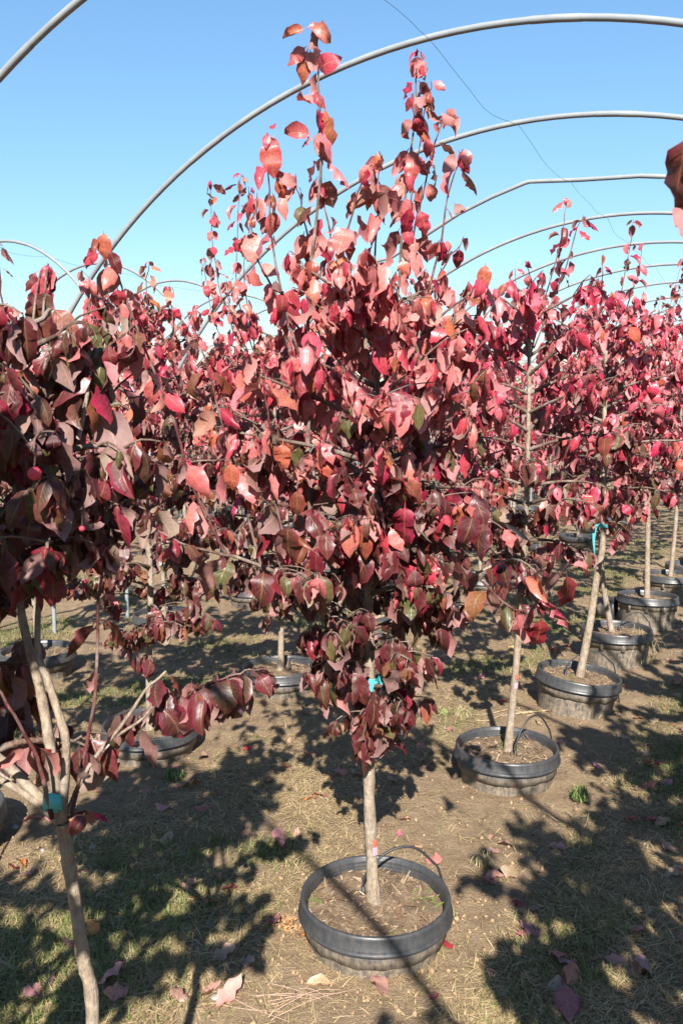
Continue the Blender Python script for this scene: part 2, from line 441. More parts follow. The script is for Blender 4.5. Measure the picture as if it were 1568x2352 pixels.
hoop_names = {0: 'thick galvanised tunnel hoop cutting across the sky beyond the tallest treetop',
              }
for k in range(-4, 22):
    d = HA * (1.372 + .697 * k) + (.38 if k < -1 else 0)
    if k == 1: lab = 'galvanised tunnel hoop arching just over the tallest tree'
    elif k == 0: lab = 'galvanised tunnel hoop, only its shoulder in view against blue sky'
    elif k == 2: lab = 'galvanised tunnel hoop, next one behind the arch over the tallest tree'
    elif k == 3: lab = 'bent galvanised hoop kinked into a flat top'
    elif k == 4: lab = 'galvanised tunnel hoop directly behind the kinked flat-topped one'
    elif k < 0: lab = 'galvanised tunnel hoop standing behind the photographer'
    else: lab = 'galvanised tunnel hoop far along the ridge wire, beyond the kinked one'
    hoop(d, HCEN, lab, 'hoops of the near tunnel', kink=(k == 3), k=12 if k < 4 else 8)
for k in range(2, 26):
    hoop(HA * (1.0 + .697 * k), HCEN - HR - 2.15, 'galvanised hoop of the neighbouring tunnel, far behind the maroon trees', 'hoops of the next tunnel', k=6, wf=.64)
for k in range(6, 30):
    hoop(HA * (1.2 + .697 * k), HCEN - HR - 6.5, 'thin distant hoop of the third tunnel row', 'hoops of the third tunnel', k=5, wf=.64)

def ridge_wire(cen, d0, d1, label, sag=.05, z0=None):
    n = 240; d = np.linspace(d0, d1, n); step = HA * .697
    ph = ((d / HA - 1.372) / .697) % 1
    z = CAM_H + HA - PIPE - .006 - sag * np.sin(ph * math.pi) + (vnoise(d * 2.2, d * 0, 5) - .5) * .035
    P = RU[None] * d[:, None] + RN[None] * (cen + (vnoise(d * 2.7, d * 0 + 3, 8) - .5) * .035)[:, None] + UP[None] * z[:, None]
    g = Geo(); g.tube(P, .0013, 4); link('ridge_wire', g.mesh('ridge_wire', [MAT['wire']]), None, label, 'wire')
ridge_wire(HCEN, -3, 27, 'thin slack wire running along the tops of the near hoops')
ridge_wire(HCEN - HR - 2.15, 3, 30, 'thin wire strung along the neighbouring tunnel')

# ---------------------------------------------------------------- pots
RIM_Z = .155
def pot_meshes(tall, seed, k=56):
    r = np.random.default_rng(seed)
    lip = .075 if not tall else .085
    def wob(V, th):
        V = V.copy(); e = .002 * np.sin(th * 3 + seed) + .0015 * np.sin(th * 7 + 2 * seed)
        V[..., :2] *= (1 + e)[None, :, None]; return V
    g = Geo(); lathe(g, [(.196, -.12), (.203, 0), (.212, lip - .004)], k, wob)
    wall = g.mesh('pot_wall', [MAT['pot']])
    # ragged ledge of the socket under the rim
    g = Geo(); th = np.arange(k) * 2 * math.pi / k
    rag = lip - .03 + .006 * vnoise(th * 5, th * 0, seed) + .007 * r.random(k)
    ring = []
    for rr, zz in ((.2145, rag), (.2195, rag), (.2215, np.full(k, lip + .022)), (.212, np.full(k, lip + .024))):
        ring.append(np.stack([rr * np.cos(th), rr * np.sin(th), zz], -1))
    Vr = np.stack(ring); i = np.arange(3)[:, None] * k; j = np.arange(k)[None]; j2 = (j + 1) % k
    g.add(Vr.reshape(-1, 3), np.stack([i + j, i + j2, i + k + j2, i + k + j], -1).reshape(-1, 4))
    collar = g.mesh('pot_collar', [MAT['pot']], smooth=False)
    z = RIM_Z
    prof = [(.212, z - .058), (.2335, z - .060), (.2365, z - .056), (.2365, z - .050), (.2325, z - .047), (.2335, z - .043), (.2315, z - .040),
            (.229, z - .010), (.2275, z - .003), (.2235, z), (.218, z - .001), (.2155, z - .006)]
    zz = z - .012
    for q in range(5): prof += [(.2135 - .0018 * q, zz), (.2115 - .0018 * q, zz - .003), (.2115 - .0018 * q, zz - .009)]; zz -= .011
    prof += [(.203, zz - .03)]
    g = Geo(); lathe(g, prof, k, wob)
    rim = g.mesh('pot_rim', [MAT['pot']])
    # soil
    g = Geo(); n = 13; rr = np.linspace(0, 1, n) ** .8 * .205
    prof = np.stack([rr, np.full(n, z - .040)], -1)
    def bumpy(V, th):
        V = V.copy(); x, y = V[..., 0], V[..., 1]
        V[..., 2] += (vnoise(x * 22 + seed, y * 22, 2) - .5) * .016 + (vnoise(x * 60 + seed, y * 60, 2) - .5) * .008 + .010 * np.exp(-(np.hypot(x, y) / .06) ** 2)
        return V
    lathe(g, prof, k, bumpy); soil = g.mesh('pot_soil', [MAT['potsoil']])
    # loose chips, grass shreds
    nC = 900; a = r.random(nC) * 6.283; q = np.sqrt(r.random(nC)) * .2; x, y = q * np.cos(a), q * np.sin(a)
    zc = z - .040 + (vnoise(x * 22 + seed, y * 22, 2) - .5) * .016 + (vnoise(x * 60 + seed, y * 60, 2) - .5) * .008 + .010 * np.exp(-(np.hypot(x, y) / .06) ** 2) + .001
    L = r.uniform(.003, .011, nC) * (1 + 1.6 * (r.random(nC) < .15)); w = r.uniform(.0008, .0028, nC); t2 = r.random(nC) * 6.283; tl = r.uniform(-.25, .45, nC)
    dx = np.stack([np.cos(t2) * np.cos(tl), np.sin(t2) * np.cos(tl), np.sin(tl)], -1) * L[:, None]; sd = np.stack([-np.sin(t2), np.cos(t2), r.uniform(-.4, .4, nC)], -1) * w[:, None]
    P = np.stack([x, y, zc + np.abs(np.sin(tl)) * L], -1)
    V = np.stack([P - dx - sd, P - dx + sd, P + dx + sd * .7, P + dx - sd * .7], 1).reshape(-1, 3)
    cc = np.where(r.random((nC, 1)) < .5, np.array([[.36, .27, .17]]), np.array([[.17, .105, .06]])) * r.uniform(.6, 1.35, (nC, 1))
    gr = (vnoise(x * 12 + seed, y * 12, 9) > .72)[:, None]; cc = np.where(gr & (r.random((nC, 1)) < .6), np.array([[.13, .17, .04]]), cc)
    chips = mesh_np('pot_chips', V, np.arange(nC)[:, None] * 4 + np.array([[0, 1, 2, 3]]), [MAT['blade']], smooth=False, col=np.repeat(cc, 4, 0))
    return wall, collar, rim, soil, chips
POTM = {}
def make_pot(xy, label, group=None, tall=False, seed=1, tilt=(0, 0), detail=True, rz=0., rise=0.):
    key = (tall, seed)
    if key not in POTM: POTM[key] = pot_meshes(tall, seed)
    w, c, r_, s, ch = POTM[key]
    o = link('plant_pot', None, None, label, 'plant pot', group, loc=(xy[0], xy[1], rise))
    o.rotation_euler = (tilt[0], tilt[1], rz)
    link('wall', w, o); link('rim', r_, o); so = link('soil', s, o)
    if detail: link('collar', c, o); ch = link('bark_chips', ch, so, kind='stuff')
    if tall:
        for q in range(10):
            a = q * math.pi / 5 + .2; g = POTM.setdefault('lug', None)
            if g is None:
                gg = Geo(); x0, x1, y, z0, z1 = .214, .2245, .012, .045, .098
                gg.add([(x0, -y, z0), (x1, -y, z0), (x1, y, z0), (x0, y, z0), (x0, -y, z1), (x1, -y, z1), (x1, y, z1), (x0, y, z1)],
                       [(0, 3, 2, 1), (4, 5, 6, 7), (0, 1, 5, 4), (1, 2, 6, 5), (2, 3, 7, 6), (3, 0, 4, 7)]); g = POTM['lug'] = gg.mesh('lug', [MAT['pot']], False)
            l = link('lug', g, o); l.rotation_euler = (0, 0, a)
    return o

def drip_tube(xy, a0, a1, top, label, z0=RIM_Z - .05, rise=0.):
    """spaghetti tube from the soil over the rim to the ground"""
    p0 = np.array([xy[0] + .06 * math.cos(a0), xy[1] + .06 * math.sin(a0), z0])
    p4 = np.array([xy[0] + .27 * math.cos(a1), xy[1] + .27 * math.sin(a1), .0]); p3 = np.array([xy[0] + .232 * math.cos(a1), xy[1] + .232 * math.sin(a1), RIM_Z + .006 + rise])
    m = (p0 + p3) / 2; d = p3 - p0
    pts = [p0 - UP * .02, p0 + UP * .07 + d * .03, p0 * .68 + p3 * .32 + UP * top * .95, p0 * .35 + p3 * .65 + UP * top * .86, p0 * .1 + p3 * .9 + UP * top * .35, p3, p4]
    base = np.array([xy[0], xy[1], 0])
    o = link('drip_tube', None, None, label, 'tube', 'drip tubes of the pots', loc=base)
    g = Geo(); g.tube(spline(pts, 40) - base, .0042, 7); link('hose', g.mesh('hose', [MAT['tube']]), o)
    g = Geo(); g.tube([p0 - UP * .03 - base, p0 + UP * .035 - base], .0065, 7); link('stake', g.mesh('stake', [MAT['tube']]), o)

# ---------------------------------------------------------------- leaves
LROWS = np.array([-.14, .0, .06, .15, .28, .42, .57, .71, .83, .92, 1.0]); LWID = np.array([.022, .07, .42, .75, .96, 1., .92, .73, .45, .19, .0])
def leaf_shape(bend, fold, wave, twist, seed, rows=LROWS, wid=LWID, cols=3, wfac=.31, early=0.):
    r = np.random.default_rng(seed); s = np.linspace(-1, 1, cols)
    n = len(rows); Vs = []
    # centre line bending downwards
    tt = np.linspace(rows[0], 1, 60); k = np.where(tt < .05, .25, 1.) * (1 + .8 * tt) ; ang = np.cumsum(k) / np.sum(k) * bend - early
    dy = np.cos(ang); dz = -np.sin(ang); cy = np.cumsum(dy) * (tt[1] - tt[0]); cz = np.cumsum(dz) * (tt[1] - tt[0])
    uv = []
    phs = r.random(2) * 6.28
    for i, t in enumerate(rows):
        j = np.argmin(np.abs(tt - t)); c = np.array([0, cy[j], cz[j]]); a = ang[j]
        Nn = np.array([0, math.sin(a), math.cos(a)]); w = wid[i] * wfac
        f = fold * (.6 + .4 * math.sin(max(t, 0) * math.pi)); tw = twist * t
        for si in s:
            lx = abs(si) * w; off = np.array([math.cos(f) * lx * np.sign(si), 0, 0]) + Nn * math.sin(f) * lx
            off = off + Nn * (-.10 * fold * lx * abs(si))
            if abs(si) > .9: off = off + Nn * wave * w * math.sin(t * 15 + phs[0 if si > 0 else 1])
            x = off[0] * math.cos(tw); off = off + Nn * off[0] * math.sin(tw); off[0] = x
            Vs.append(c + off); uv.append(((si + 1) / 2, max(t, 0)))
    V = np.array(Vs); i = np.arange(n - 1)[:, None] * cols; j = np.arange(cols - 1)[None]
    Q = np.stack([i + j, i + j + 1, i + cols + j + 1, i + cols + j], -1).reshape(-1, 4)
    last = Q[-(cols - 1):]; T = last[:, [0, 1, 2]]; T = np.stack([last[:, 0], last[:, 1], np.full(cols - 1, (n - 1) * cols + cols // 2)], -1)
    return V, Q[:-(cols - 1)], T, np.array(uv)

r0 = np.random.default_rng(5)
SHAPES = []
for k in range(26):
    kind = k % 6
    if kind == 0: b, f = r0.uniform(.4, .9), r0.uniform(-.45, .1)       # nearly flat
    elif kind == 1: b, f = r0.uniform(1.0, 1.7), r0.uniform(-1.05, -.55)  # umbrella
    elif kind == 2: b, f = r0.uniform(.6, 1.3), r0.uniform(.45, 1.05)     # folded up
    elif kind == 3: b, f = r0.uniform(1.7, 2.7), r0.uniform(-.5, .6)      # recurved
    elif kind == 4: b, f = r0.uniform(.6, 1.3), r0.uniform(-.55, -.1)
    else: b, f = r0.uniform(.4, 1.2), r0.uniform(-1.25, -.75)             # drooped edges
    SHAPES.append(leaf_shape(b, f, r0.uniform(.10, .42), r0.uniform(-1.1, 1.1), 100 + k, wfac=r0.uniform(.27, .36)))
LOW = []                     # cheaper shapes for far trees
lr = np.array([0, .22, .55, 1.]); lw = np.array([.25, 1., .85, 0.])
for k in range(10):
    LOW.append(leaf_shape(r0.uniform(.4, 2.0), r0.uniform(-1.0, .7), .15, r0.uniform(-.8, .8), 300 + k, lr, lw, 3, r0.uniform(.27, .33)))
LEAFME = [mesh_np('leaf', V, [Q, T], [MAT['leaf_obj']], uv=uv) for V, Q, T, uv in SHAPES]

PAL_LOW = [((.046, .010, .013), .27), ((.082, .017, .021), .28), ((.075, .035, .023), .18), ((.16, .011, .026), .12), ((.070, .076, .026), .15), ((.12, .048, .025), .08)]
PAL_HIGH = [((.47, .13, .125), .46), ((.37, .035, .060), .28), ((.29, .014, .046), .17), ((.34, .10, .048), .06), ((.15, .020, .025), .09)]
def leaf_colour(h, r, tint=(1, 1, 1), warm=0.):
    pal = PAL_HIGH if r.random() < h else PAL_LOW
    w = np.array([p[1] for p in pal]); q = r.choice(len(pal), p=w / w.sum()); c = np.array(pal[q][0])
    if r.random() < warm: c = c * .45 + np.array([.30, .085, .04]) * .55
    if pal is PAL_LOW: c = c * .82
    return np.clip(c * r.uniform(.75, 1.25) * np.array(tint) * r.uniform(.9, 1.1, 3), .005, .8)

class Leaves:
    def __init__(s): s.P = []; s.A = []; s.N = []; s.S = []; s.K = []; s.C = []
    def add(s, p, axis, normal, size, shape, col): s.P.append(p); s.A.append(axis); s.N.append(normal); s.S.append(size); s.K.append(shape); s.C.append(col)
    def arrays(s):
        A = norm(np.array(s.A)); N = np.array(s.N); X = norm(np.cross(A, N)); N = np.cross(X, A)
        return np.array(s.P), A, N, X, np.array(s.S), np.array(s.K), np.array(s.C)

def droop_leaf(L, p, out, droop, size, col, r, shapes=26, roll=.45):
    out = norm(np.array([out[0], out[1], 0]) + 1e-6)
    ya = r.normal(0, .35); c, s = math.cos(ya), math.sin(ya); out = np.array([out[0] * c - out[1] * s, out[0] * s + out[1] * c, 0])
    ax = out * math.cos(droop) - UP * math.sin(droop); nn = out * math.sin(droop) + UP * math.cos(droop)
    side = np.cross(ax, nn); ro = r.normal(0, roll); nn = nn * math.cos(ro) + side * math.sin(ro)
    L.add(p, ax, nn, size, int(r.integers(shapes)), col)

def foliage_mesh(arr, idx, shapes, name):
    P, A, N, X, S, K, C = arr; Vs = []; Qs = []; Ts = []; U = []; CC = []; off = 0
    for k in range(len(shapes)):
        q = idx[K[idx] % len(shapes) == k]
        if not len(q): continue
        V, Q, T, uv = shapes[k]; m = len(V)
        W_ = P[q][:, None] + S[q][:, None, None] * (V[None, :, 0:1] * X[q][:, None] + V[None, :, 1:2] * A[q][:, None] + V[None, :, 2:3] * N[q][:, None])
        Vs.append(W_.reshape(-1, 3)); o = off + np.arange(len(q))[:, None, None] * m
        Qs.append((Q[None] + o).reshape(-1, 4)); Ts.append((T[None] + o).reshape(-1, 3)); U.append(np.tile(uv, (len(q), 1))); CC.append(np.repeat(C[q], m, 0)); off += m * len(q)
    return mesh_np(name, np.concatenate(Vs), [np.concatenate(Qs), np.concatenate(Ts)], [MAT['leaf_mesh']], uv=np.concatenate(U), col=np.concatenate(CC))

# ---------------------------------------------------------------- trees
class Tree:
    """skeleton and leaves of one young dogwood in world coordinates"""
    def __init__(s, seed, lod=0):
        s.r = np.random.default_rng(seed); s.trunk = Geo(); s.branches = []; s.L = Leaves(); s.lod = lod
        s.k = (9, 6, 5) if lod == 0 else (6, 4, 3)
    def stem(s, pts, r0_, r1_, n=12, geo=None, k=None, knots=True):
        P = spline(pts, n); rad = np.linspace(r0_, r1_, n)
        if not knots and n > 8: P = P + (np.cumsum(s.r.normal(0, .0035, P.shape), 0) * np.linspace(0, 1, n)[:, None])
        if knots and s.lod == 0: rad = rad * (1 + .10 * (s.r.random(n) > .75))
        (geo or s.trunk).tube(P, rad, k or s.k[0], cap=False); return P
    def shoot(s, P, h0, h1, size, r_, geo, k, start=.1, gap=.07, droop=(.0, 1.0), hfun=None, tint=(1, 1, 1), warm=.0, tip=3, mess=.5):
        """opposite leaf pairs along a twig polyline P"""
        r = s.r; seg = np.linalg.norm(np.diff(P, axis=0), axis=1); tot = seg.sum(); cum = np.concatenate([[0], np.cumsum(seg)])
        d = tot * start + r.random() * gap * .5; ph = r.random() * 6.28; j = 0
        nodes = []
        while d < tot: nodes.append(d); d += gap * r.uniform(.5, 1.6)
        nodes.append(tot)
        for q, d in enumerate(nodes):
            i = min(np.searchsorted(cum, d) - 1, len(P) - 2); i = max(i, 0); f = (d - cum[i]) / max(seg[i], 1e-6); p = P[i] + (P[i + 1] - P[i]) * min(f, 1)
            t = norm(P[min(i + 1, len(P) - 1)] - P[i]); a = norm(np.cross(t, [.3, .2, 1.] if abs(t[2]) < .9 else [1., .1, 0])); b = np.cross(t, a)
            ph += 1.57 + r.normal(0, .3); last = q == len(nodes) - 1
            for w in range(2 if not last else tip):
                an = ph + (math.pi if not last else 6.28 / tip) * w; o = a * math.cos(an) + b * math.sin(an)
                hh = h0 + (h1 - h0) * d / tot
                sz = size * r.uniform(.6, 1.18) * (1 if not last else r.uniform(.55, .9))
                if r.random() < .10: continue
                dr = r.uniform(*droop)
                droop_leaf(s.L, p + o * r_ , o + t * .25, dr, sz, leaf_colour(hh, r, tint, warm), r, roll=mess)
    def crown(s, axis, z0, z1, rad, size=.10, tint=(1, 1, 1), warm=.1, step=.085, dens=1., hb=(0., 1.), tips=0, skirt=1., lean=0.):
        """tiers of opposite branches off the axis polyline between heights z0 and z1; rad(f) gives the spread"""
        r = s.r; zs = np.arange(z0, z1, step); ph = r.random() * 6.28
        zax = axis[:, 2]
        for z in zs:
            f = (z - z0) / (z1 - z0); p = np.array([np.interp(z, zax, axis[:, 0]), np.interp(z, zax, axis[:, 1]), z])
            ph += 1.45 + r.normal(0, .35)
            for w in range(2):
                a = ph + math.pi * w + r.normal(0, .25); o = np.array([math.cos(a), math.sin(a), 0]); Ln = rad(f) * r.uniform(.7, 1.15)
                up = (.22 + .6 * f) * Ln * r.uniform(.5, 1.1)
                sag = -.10 * Ln * (1 - f) * skirt
                pts = [p, p + o * Ln * .35 + UP * up * .30, p + o * Ln * .72 + UP * (up * .62 + sag), p + o * Ln + UP * (up * .85 + sag * 2.4)]
                g = Geo(); n = 9 if s.lod == 0 else 5
                B = s.stem(pts, .0065 + .006 * Ln, .0022, n, g, s.k[1], knots=False)
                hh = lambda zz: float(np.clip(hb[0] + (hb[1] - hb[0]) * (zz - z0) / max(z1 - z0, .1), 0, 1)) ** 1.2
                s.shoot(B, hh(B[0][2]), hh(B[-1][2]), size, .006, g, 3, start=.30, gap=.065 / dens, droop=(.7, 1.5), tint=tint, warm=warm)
                nt = max(1, int(round((Ln / .095) * dens)))
                for q in range(nt):
                    ft = r.uniform(.3, 1.); i = min(int(ft * (len(B) - 1)), len(B) - 2); bp = B[i] + (B[i + 1] - B[i]) * r.random(); t = norm(B[i + 1] - B[i])
                    sd = norm(np.cross(t, UP)) * (1 if r.random() < .5 else -1); ln = r.uniform(.07, .17) * (.7 + .6 * Ln)
                    e = bp + (sd * r.uniform(.4, .9) + t * .5 + UP * r.uniform(-.25, .75) * (.4 + f)) * ln
                    Tw = s.stem([bp, (bp + e) / 2 + UP * .01, e], .0026, .0014, 5 if s.lod == 0 else 3, g, s.k[2], knots=False)
                    s.shoot(Tw, hh(bp[2]), hh(e[2]), size, .004, g, 3, start=.35, gap=.05, droop=(.75, 1.55), tint=tint, warm=warm, tip=4)
                s.branches.append(g)

def finish(tree, name, label, base, group, n_ind=0, arr=None, ind=None, shapes=None):
    o = link('dogwood_tree', None, None, label, 'tree', group, loc=base)
    off = -np.array(base)
    def local(g): g.V = [v + off for v in g.V]; return g
    link('trunk', local(tree.trunk).mesh('trunk', [MAT['bark']]), o)
    for g, m in tree.extra: link('paint_mark' , local(g).mesh('paint_mark', [m]), o)
    for g in tree.branches: link('branch', local(g).mesh('branch', [MAT[getattr(g, 'mat', 'twig')]]), o)
    P, A, N, X, S, K, C = arr
    rest = np.setdiff1d(np.arange(len(P)), ind)
    for i in ind:
        l = bpy.data.objects.new('leaf', LEAFME[K[i] % len(LEAFME)]); COL.objects.link(l); l.parent = o
        m = np.eye(4); m[:3, 0] = X[i] * S[i]; m[:3, 1] = A[i] * S[i]; m[:3, 2] = N[i] * S[i]; m[:3, 3] = P[i] + off
        l.matrix_local = Matrix(m.tolist()); l.color = (*C[i], 1)
    if len(rest):
        arr2 = (P + off, A, N, X, S, K, C)
        link('foliage', foliage_mesh(arr2, rest, shapes or SHAPES, 'foliage'), o, kind='stuff')
    return o

NEAR = []       # (tree, label, base, group)
def new_tree(base, seed, label, group, **kw):
    t = Tree(seed); t.extra = []; t.base = np.array([base[0], base[1], .1]); NEAR.append((t, label, (float(base[0]), float(base[1]), .1), group)); t.leanb = None
    return t
ROOT = lambda xy: np.array([xy[0], xy[1], RIM_Z - .10])
def bell(*kv):
    xs = [k for k, _ in kv]; ys = [v for _, v in kv]
    return lambda f: float(np.interp(f, xs, ys))

def flare_trunk(t, pts, r0_, r1_, n=26):
    P = spline(pts, n); q = np.linspace(0, 1, n); L = np.linalg.norm(P - P[0], axis=1)
    rad = r0_ + (r1_ - r0_) * q + r0_ * .55 * np.exp(-L / .06)
    for kx in range(1, n):
        if t.r.random() < .22: rad[kx] *= 1.12
    t.trunk.tube(P, rad, 14, cap=False, jitter=.10); return P

def marks(t, P, z_or, z_pk, rad, side):
    for z, h, m in ((z_or, .022, 'redpaint'), (z_pk, .026, 'pink')):
        c = np.array([np.interp(z, P[:, 2], P[:, 0]), np.interp(z, P[:, 2], P[:, 1]), z])
        g = Geo(); a = np.linspace(side - .38, side + .38, 7); up = norm(np.array([np.interp(z + .05, P[:, 2], P[:, 0]), np.interp(z + .05, P[:, 2], P[:, 1]), z + .05]) - c)
        V = []; 
        for zz in (-h / 2, h / 2):
            for q in a: V.append(c + up * zz + rad * 1.13 * np.array([math.cos(q), math.sin(q), 0]))
        g.add(V, [(i, i + 1, i + 8, i + 7) for i in range(6)]); t.extra.append((g, MAT[m]))

def leader(t, px, Y0, Y1, r0_, r1_, leaf0=.3, gap=.075, size=.085, h=(.8, 1.), mat='shoot', droop=(.1, 1.1), tint=(1, 1, 1), warm=.12, tip=2, n=16, mess=.55):
    """a long shoot through the given photo positions, its depth running from Y0 to Y1"""
    ys = np.linspace(Y0, Y1, len(px)); g = Geo(); g.mat = mat
    P = t.stem([at(x, y, Y) for (x, y), Y in zip(px, ys)], r0_, r1_, n, g, 6, knots=False)
    if leaf0 is not None: t.shoot(P, h[0], h[1], size, .005, g, 3, start=leaf0, gap=gap, droop=droop, tint=tint, warm=warm, tip=tip, mess=mess)
    t.branches.append(g); return P

def tufts(t, items, Y, size=.092, hh=.02, tint=(1, 1, 1)):
    """drooping leaf rosettes on short twigs off the trunk"""
    TP = t.TP
    for x, y, dY, n_ in items:
        p = at(x, y - 35, Y + dY); zz = p[2] - .06; q = np.array([np.interp(zz, TP[:, 2], TP[:, 0]), np.interp(zz, TP[:, 2], TP[:, 1]), zz])
        g = Geo(); t.stem([q, (p + q) / 2 + UP * .02, p], .004, .002, 6, g, 5, knots=False); t.branches.append(g)
        for _ in range(n_):
            a = t.r.random() * 6.28; droop_leaf(t.L, p + t.r.normal(0, .018, 3), [math.cos(a), math.sin(a) - .3, 0], t.r.uniform(.6, 1.45), size * t.r.uniform(.75, 1.1), leaf_colour(hh, t.r, tint), t.r)
A = {k: np.array([.10 + .578 * (k - 1), 2.34 + 1.02 * (k - 1)]) for k in range(0, 30)}
A[1] = np.array([.103, 2.395]); A[2] = np.array([.745, 3.60]); A[3] = np.array([1.31, 4.50]); A[4] = np.array([1.83, 5.40])
B = {k: np.array([-.93 + .563 * (k - 1), 3.90 + .965 * (k - 1)]) for k in range(0, 32)}
C_ = {k: np.array([-1.35 + .578 * (k - 1), 6.18 + 1.04 * (k - 1)]) for k in range(0, 30)}

# --- the tall tree in the middle
t = new_tree(A[1], 11, 'tall maroon and red dogwood, its pot crossed by a thin pipe shadow', None)
Y = A[1][1]
TP = flare_trunk(t, [ROOT(A[1]), at(850, 1900, Y), at(847, 1750, Y), at(850, 1560, Y), at(846, 1400, Y), at(848, 1250, Y), at(850, 1100, Y + .02), at(860, 950, Y + .03), at(866, 840, Y + .03)], .0175, .010, 34)
marks(t, TP, at(856, 1930, Y)[2], at(858, 1948, Y)[2], .0205, -math.pi / 2 + .55)
AX = np.vstack([TP, at(868, 740, Y + .03), at(866, 640, Y + .03)])
t.crown(AX, .74, 1.91, bell((0, .13), (.12, .19), (.25, .32), (.45, .38), (.65, .37), (.85, .31), (1, .20)), .086, warm=.05, hb=(-.5, 1.3), step=.055, dens=1.75)
# low tufts round the trunk
for (x, y, dY, n_) in ((800, 1560, -.10, 11), (750, 1600, -.10, 9), (865, 1640, -.10, 11), (832, 1720, -.07, 9), (900, 1500, -.10, 9), (885, 1700, -.05, 8), (850, 1640, .06, 8), (925, 1560, -.02, 7),
                       (820, 1300, -.17, 12), (880, 1260, -.19, 12), (850, 1180, -.20, 12), (800, 1130, -.20, 12), (900, 1130, -.22, 12), (850, 1050, -.22, 12), (930, 1330, -.18, 12), (990, 1300, -.16, 11), (1020, 1400, -.10, 10), (950, 1400, -.14, 10), (770, 1250, -.18, 10), (720, 1200, -.2, 10), (1000, 1180, -.2, 12), (880, 970, -.2, 10), (800, 980, -.2, 10), (960, 1040, -.2, 10)):
    ts_ = .045 if y > 1450 else .1
    p = at(x, y - 40, Y + dY)
    q = np.array([np.interp(p[2] - .03, TP[:, 2], TP[:, 0]), np.interp(p[2] - .03, TP[:, 2], TP[:, 1]), p[2] - .03])
    g = Geo(); Tw = t.stem([q, (p + q) / 2 + UP * .012, p], .004, .002, 6, g, 5, knots=False)
    for _ in range(n_):
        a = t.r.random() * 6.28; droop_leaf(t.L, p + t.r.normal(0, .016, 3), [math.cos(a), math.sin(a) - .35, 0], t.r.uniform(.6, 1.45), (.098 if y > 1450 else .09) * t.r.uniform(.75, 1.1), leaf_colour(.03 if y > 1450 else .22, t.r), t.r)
    t.branches.append(g)
top = dict(h=(.85, 1.0), tint=(1.05, 1.05, 1.05), droop=(.3, 1.3))
leader(t, [(760, 1470), (722, 1300), (707, 1080), (705, 900), (700, 700), (707, 560), (720, 410), (717, 290), (713, 190), (703, 62)], Y - .02, Y - .02, .0085, .0018, .42, .075, .09, mat='twig', n=26, warm=.2, **top)
leader(t, [(865, 1000), (890, 860), (915, 640), (927, 450), (943, 300), (952, 180), (957, 105)], Y + .02, Y, .006, .0015, .38, .045, .08, n=22, mat='twig', **top)
leader(t, [(935, 640), (950, 520), (975, 400), (1000, 300), (1022, 245)], Y + .03, Y + .05, .004, .0014, .15, .055, .078, **top)
leader(t, [(930, 560), (948, 430), (965, 330), (985, 250), (1000, 190)], Y + .02, Y + .0, .003, .0013, .2, .08, .065, **top)
leader(t, [(930, 930), (975, 700), (1005, 560), (1028, 440), (1050, 335)], Y - .04, Y - .06, .005, .0015, .4, .085, .078, **top)
leader(t, [(985, 680), (1030, 590), (1072, 530)], Y - .05, Y - .05, .003, .0014, .3, .09, .075, tip=1, **top)
leader(t, [(862, 900), (860, 700), (864, 520), (866, 360)], Y, Y - .02, .005, .0015, .3, .075, .08, **top)
leader(t, [(700, 860), (655, 700), (634, 560), (632, 420), (633, 300)], Y - .03, Y - .05, .005, .0015, .3, .08, .085, **top)
leader(t, [(720, 660), (760, 560), (745, 440), (738, 370)], Y - .01, Y + .02, .004, .0015, .2, .065, .075, **top)
leader(t, [(760, 640), (800, 520), (835, 420), (848, 395)], Y - .06, Y - .08, .004, .0015, .2, .075, .085, **top)
leader(t, [(690, 760), (610, 640), (575, 560), (590, 470)], Y + .05, Y + .08, .004, .0015, .2, .06, .085, **top)
leader(t, [(710, 560), (695, 470), (686, 385)], Y + .02, Y + .02, .003, .0014, .2, .07, .08, **top)
leader(t, [(840, 800), (830, 720), (780, 660), (740, 640)], Y - .12, Y - .15, .006, .003, .1, .06, .09, mat='bark', h=(.5, .9))
leader(t, [(940, 860), (1000, 740), (1060, 680), (1120, 610)], Y - .05, Y - .12, .005, .002, .2, .05, .095, h=(.5, .8))
leader(t, [(930, 940), (1010, 850), (1090, 760), (1170, 640)], Y + .05, Y + .05, .005, .002, .25, .05, .09, h=(.5, .9))
# long low limbs
LIMB = leader(t, [(838, 1440), (760, 1400), (690, 1345), (600, 1300), (520, 1275), (420, 1250)], Y - .03, Y - .20, .009, .003, .35, .045, .10, mat='twig', h=(.0, .1))
leader(t, [(520, 1275), (450, 1130), (400, 960), (330, 790), (270, 620), (240, 560)], Y - .15, Y - .22, .005, .0018, .12, .085, .098, h=(.2, .85), warm=.3, tip=3)
leader(t, [(600, 1300), (560, 1150), (530, 1020), (500, 880), (470, 780)], Y - .12, Y - .15, .0045, .0018, .12, .08, .098, h=(.15, .75), warm=.35, tip=3)
leader(t, [(690, 1345), (640, 1180), (620, 1000), (600, 860)], Y - .15, Y - .20, .0045, .0018, .1, .08, .10, h=(.1, .6), warm=.35)
leader(t, [(420, 1250), (330, 1190), (290, 1060), (250, 960)], Y - .2, Y - .24, .003, .0018, .05, .08, .098, h=(.1, .5), warm=.3)
leader(t, [(860, 1420), (960, 1390), (1060, 1340), (1180, 1290), (1240, 1330)], Y - .03, Y - .20, .006, .002, .15, .05, .10, mat='bark', h=(.0, .1))
leader(t, [(855, 1350), (960, 1240), (1060, 1180), (1150, 1200)], Y - .06, Y - .28, .006, .002, .25, .05, .105, h=(.1, .25))
leader(t, [(1100, 1330), (1180, 1400), (1245, 1380), (1310, 1310)], Y - .16, Y - .24, .003, .0015, .1, .07, .10, h=(.15, .3))
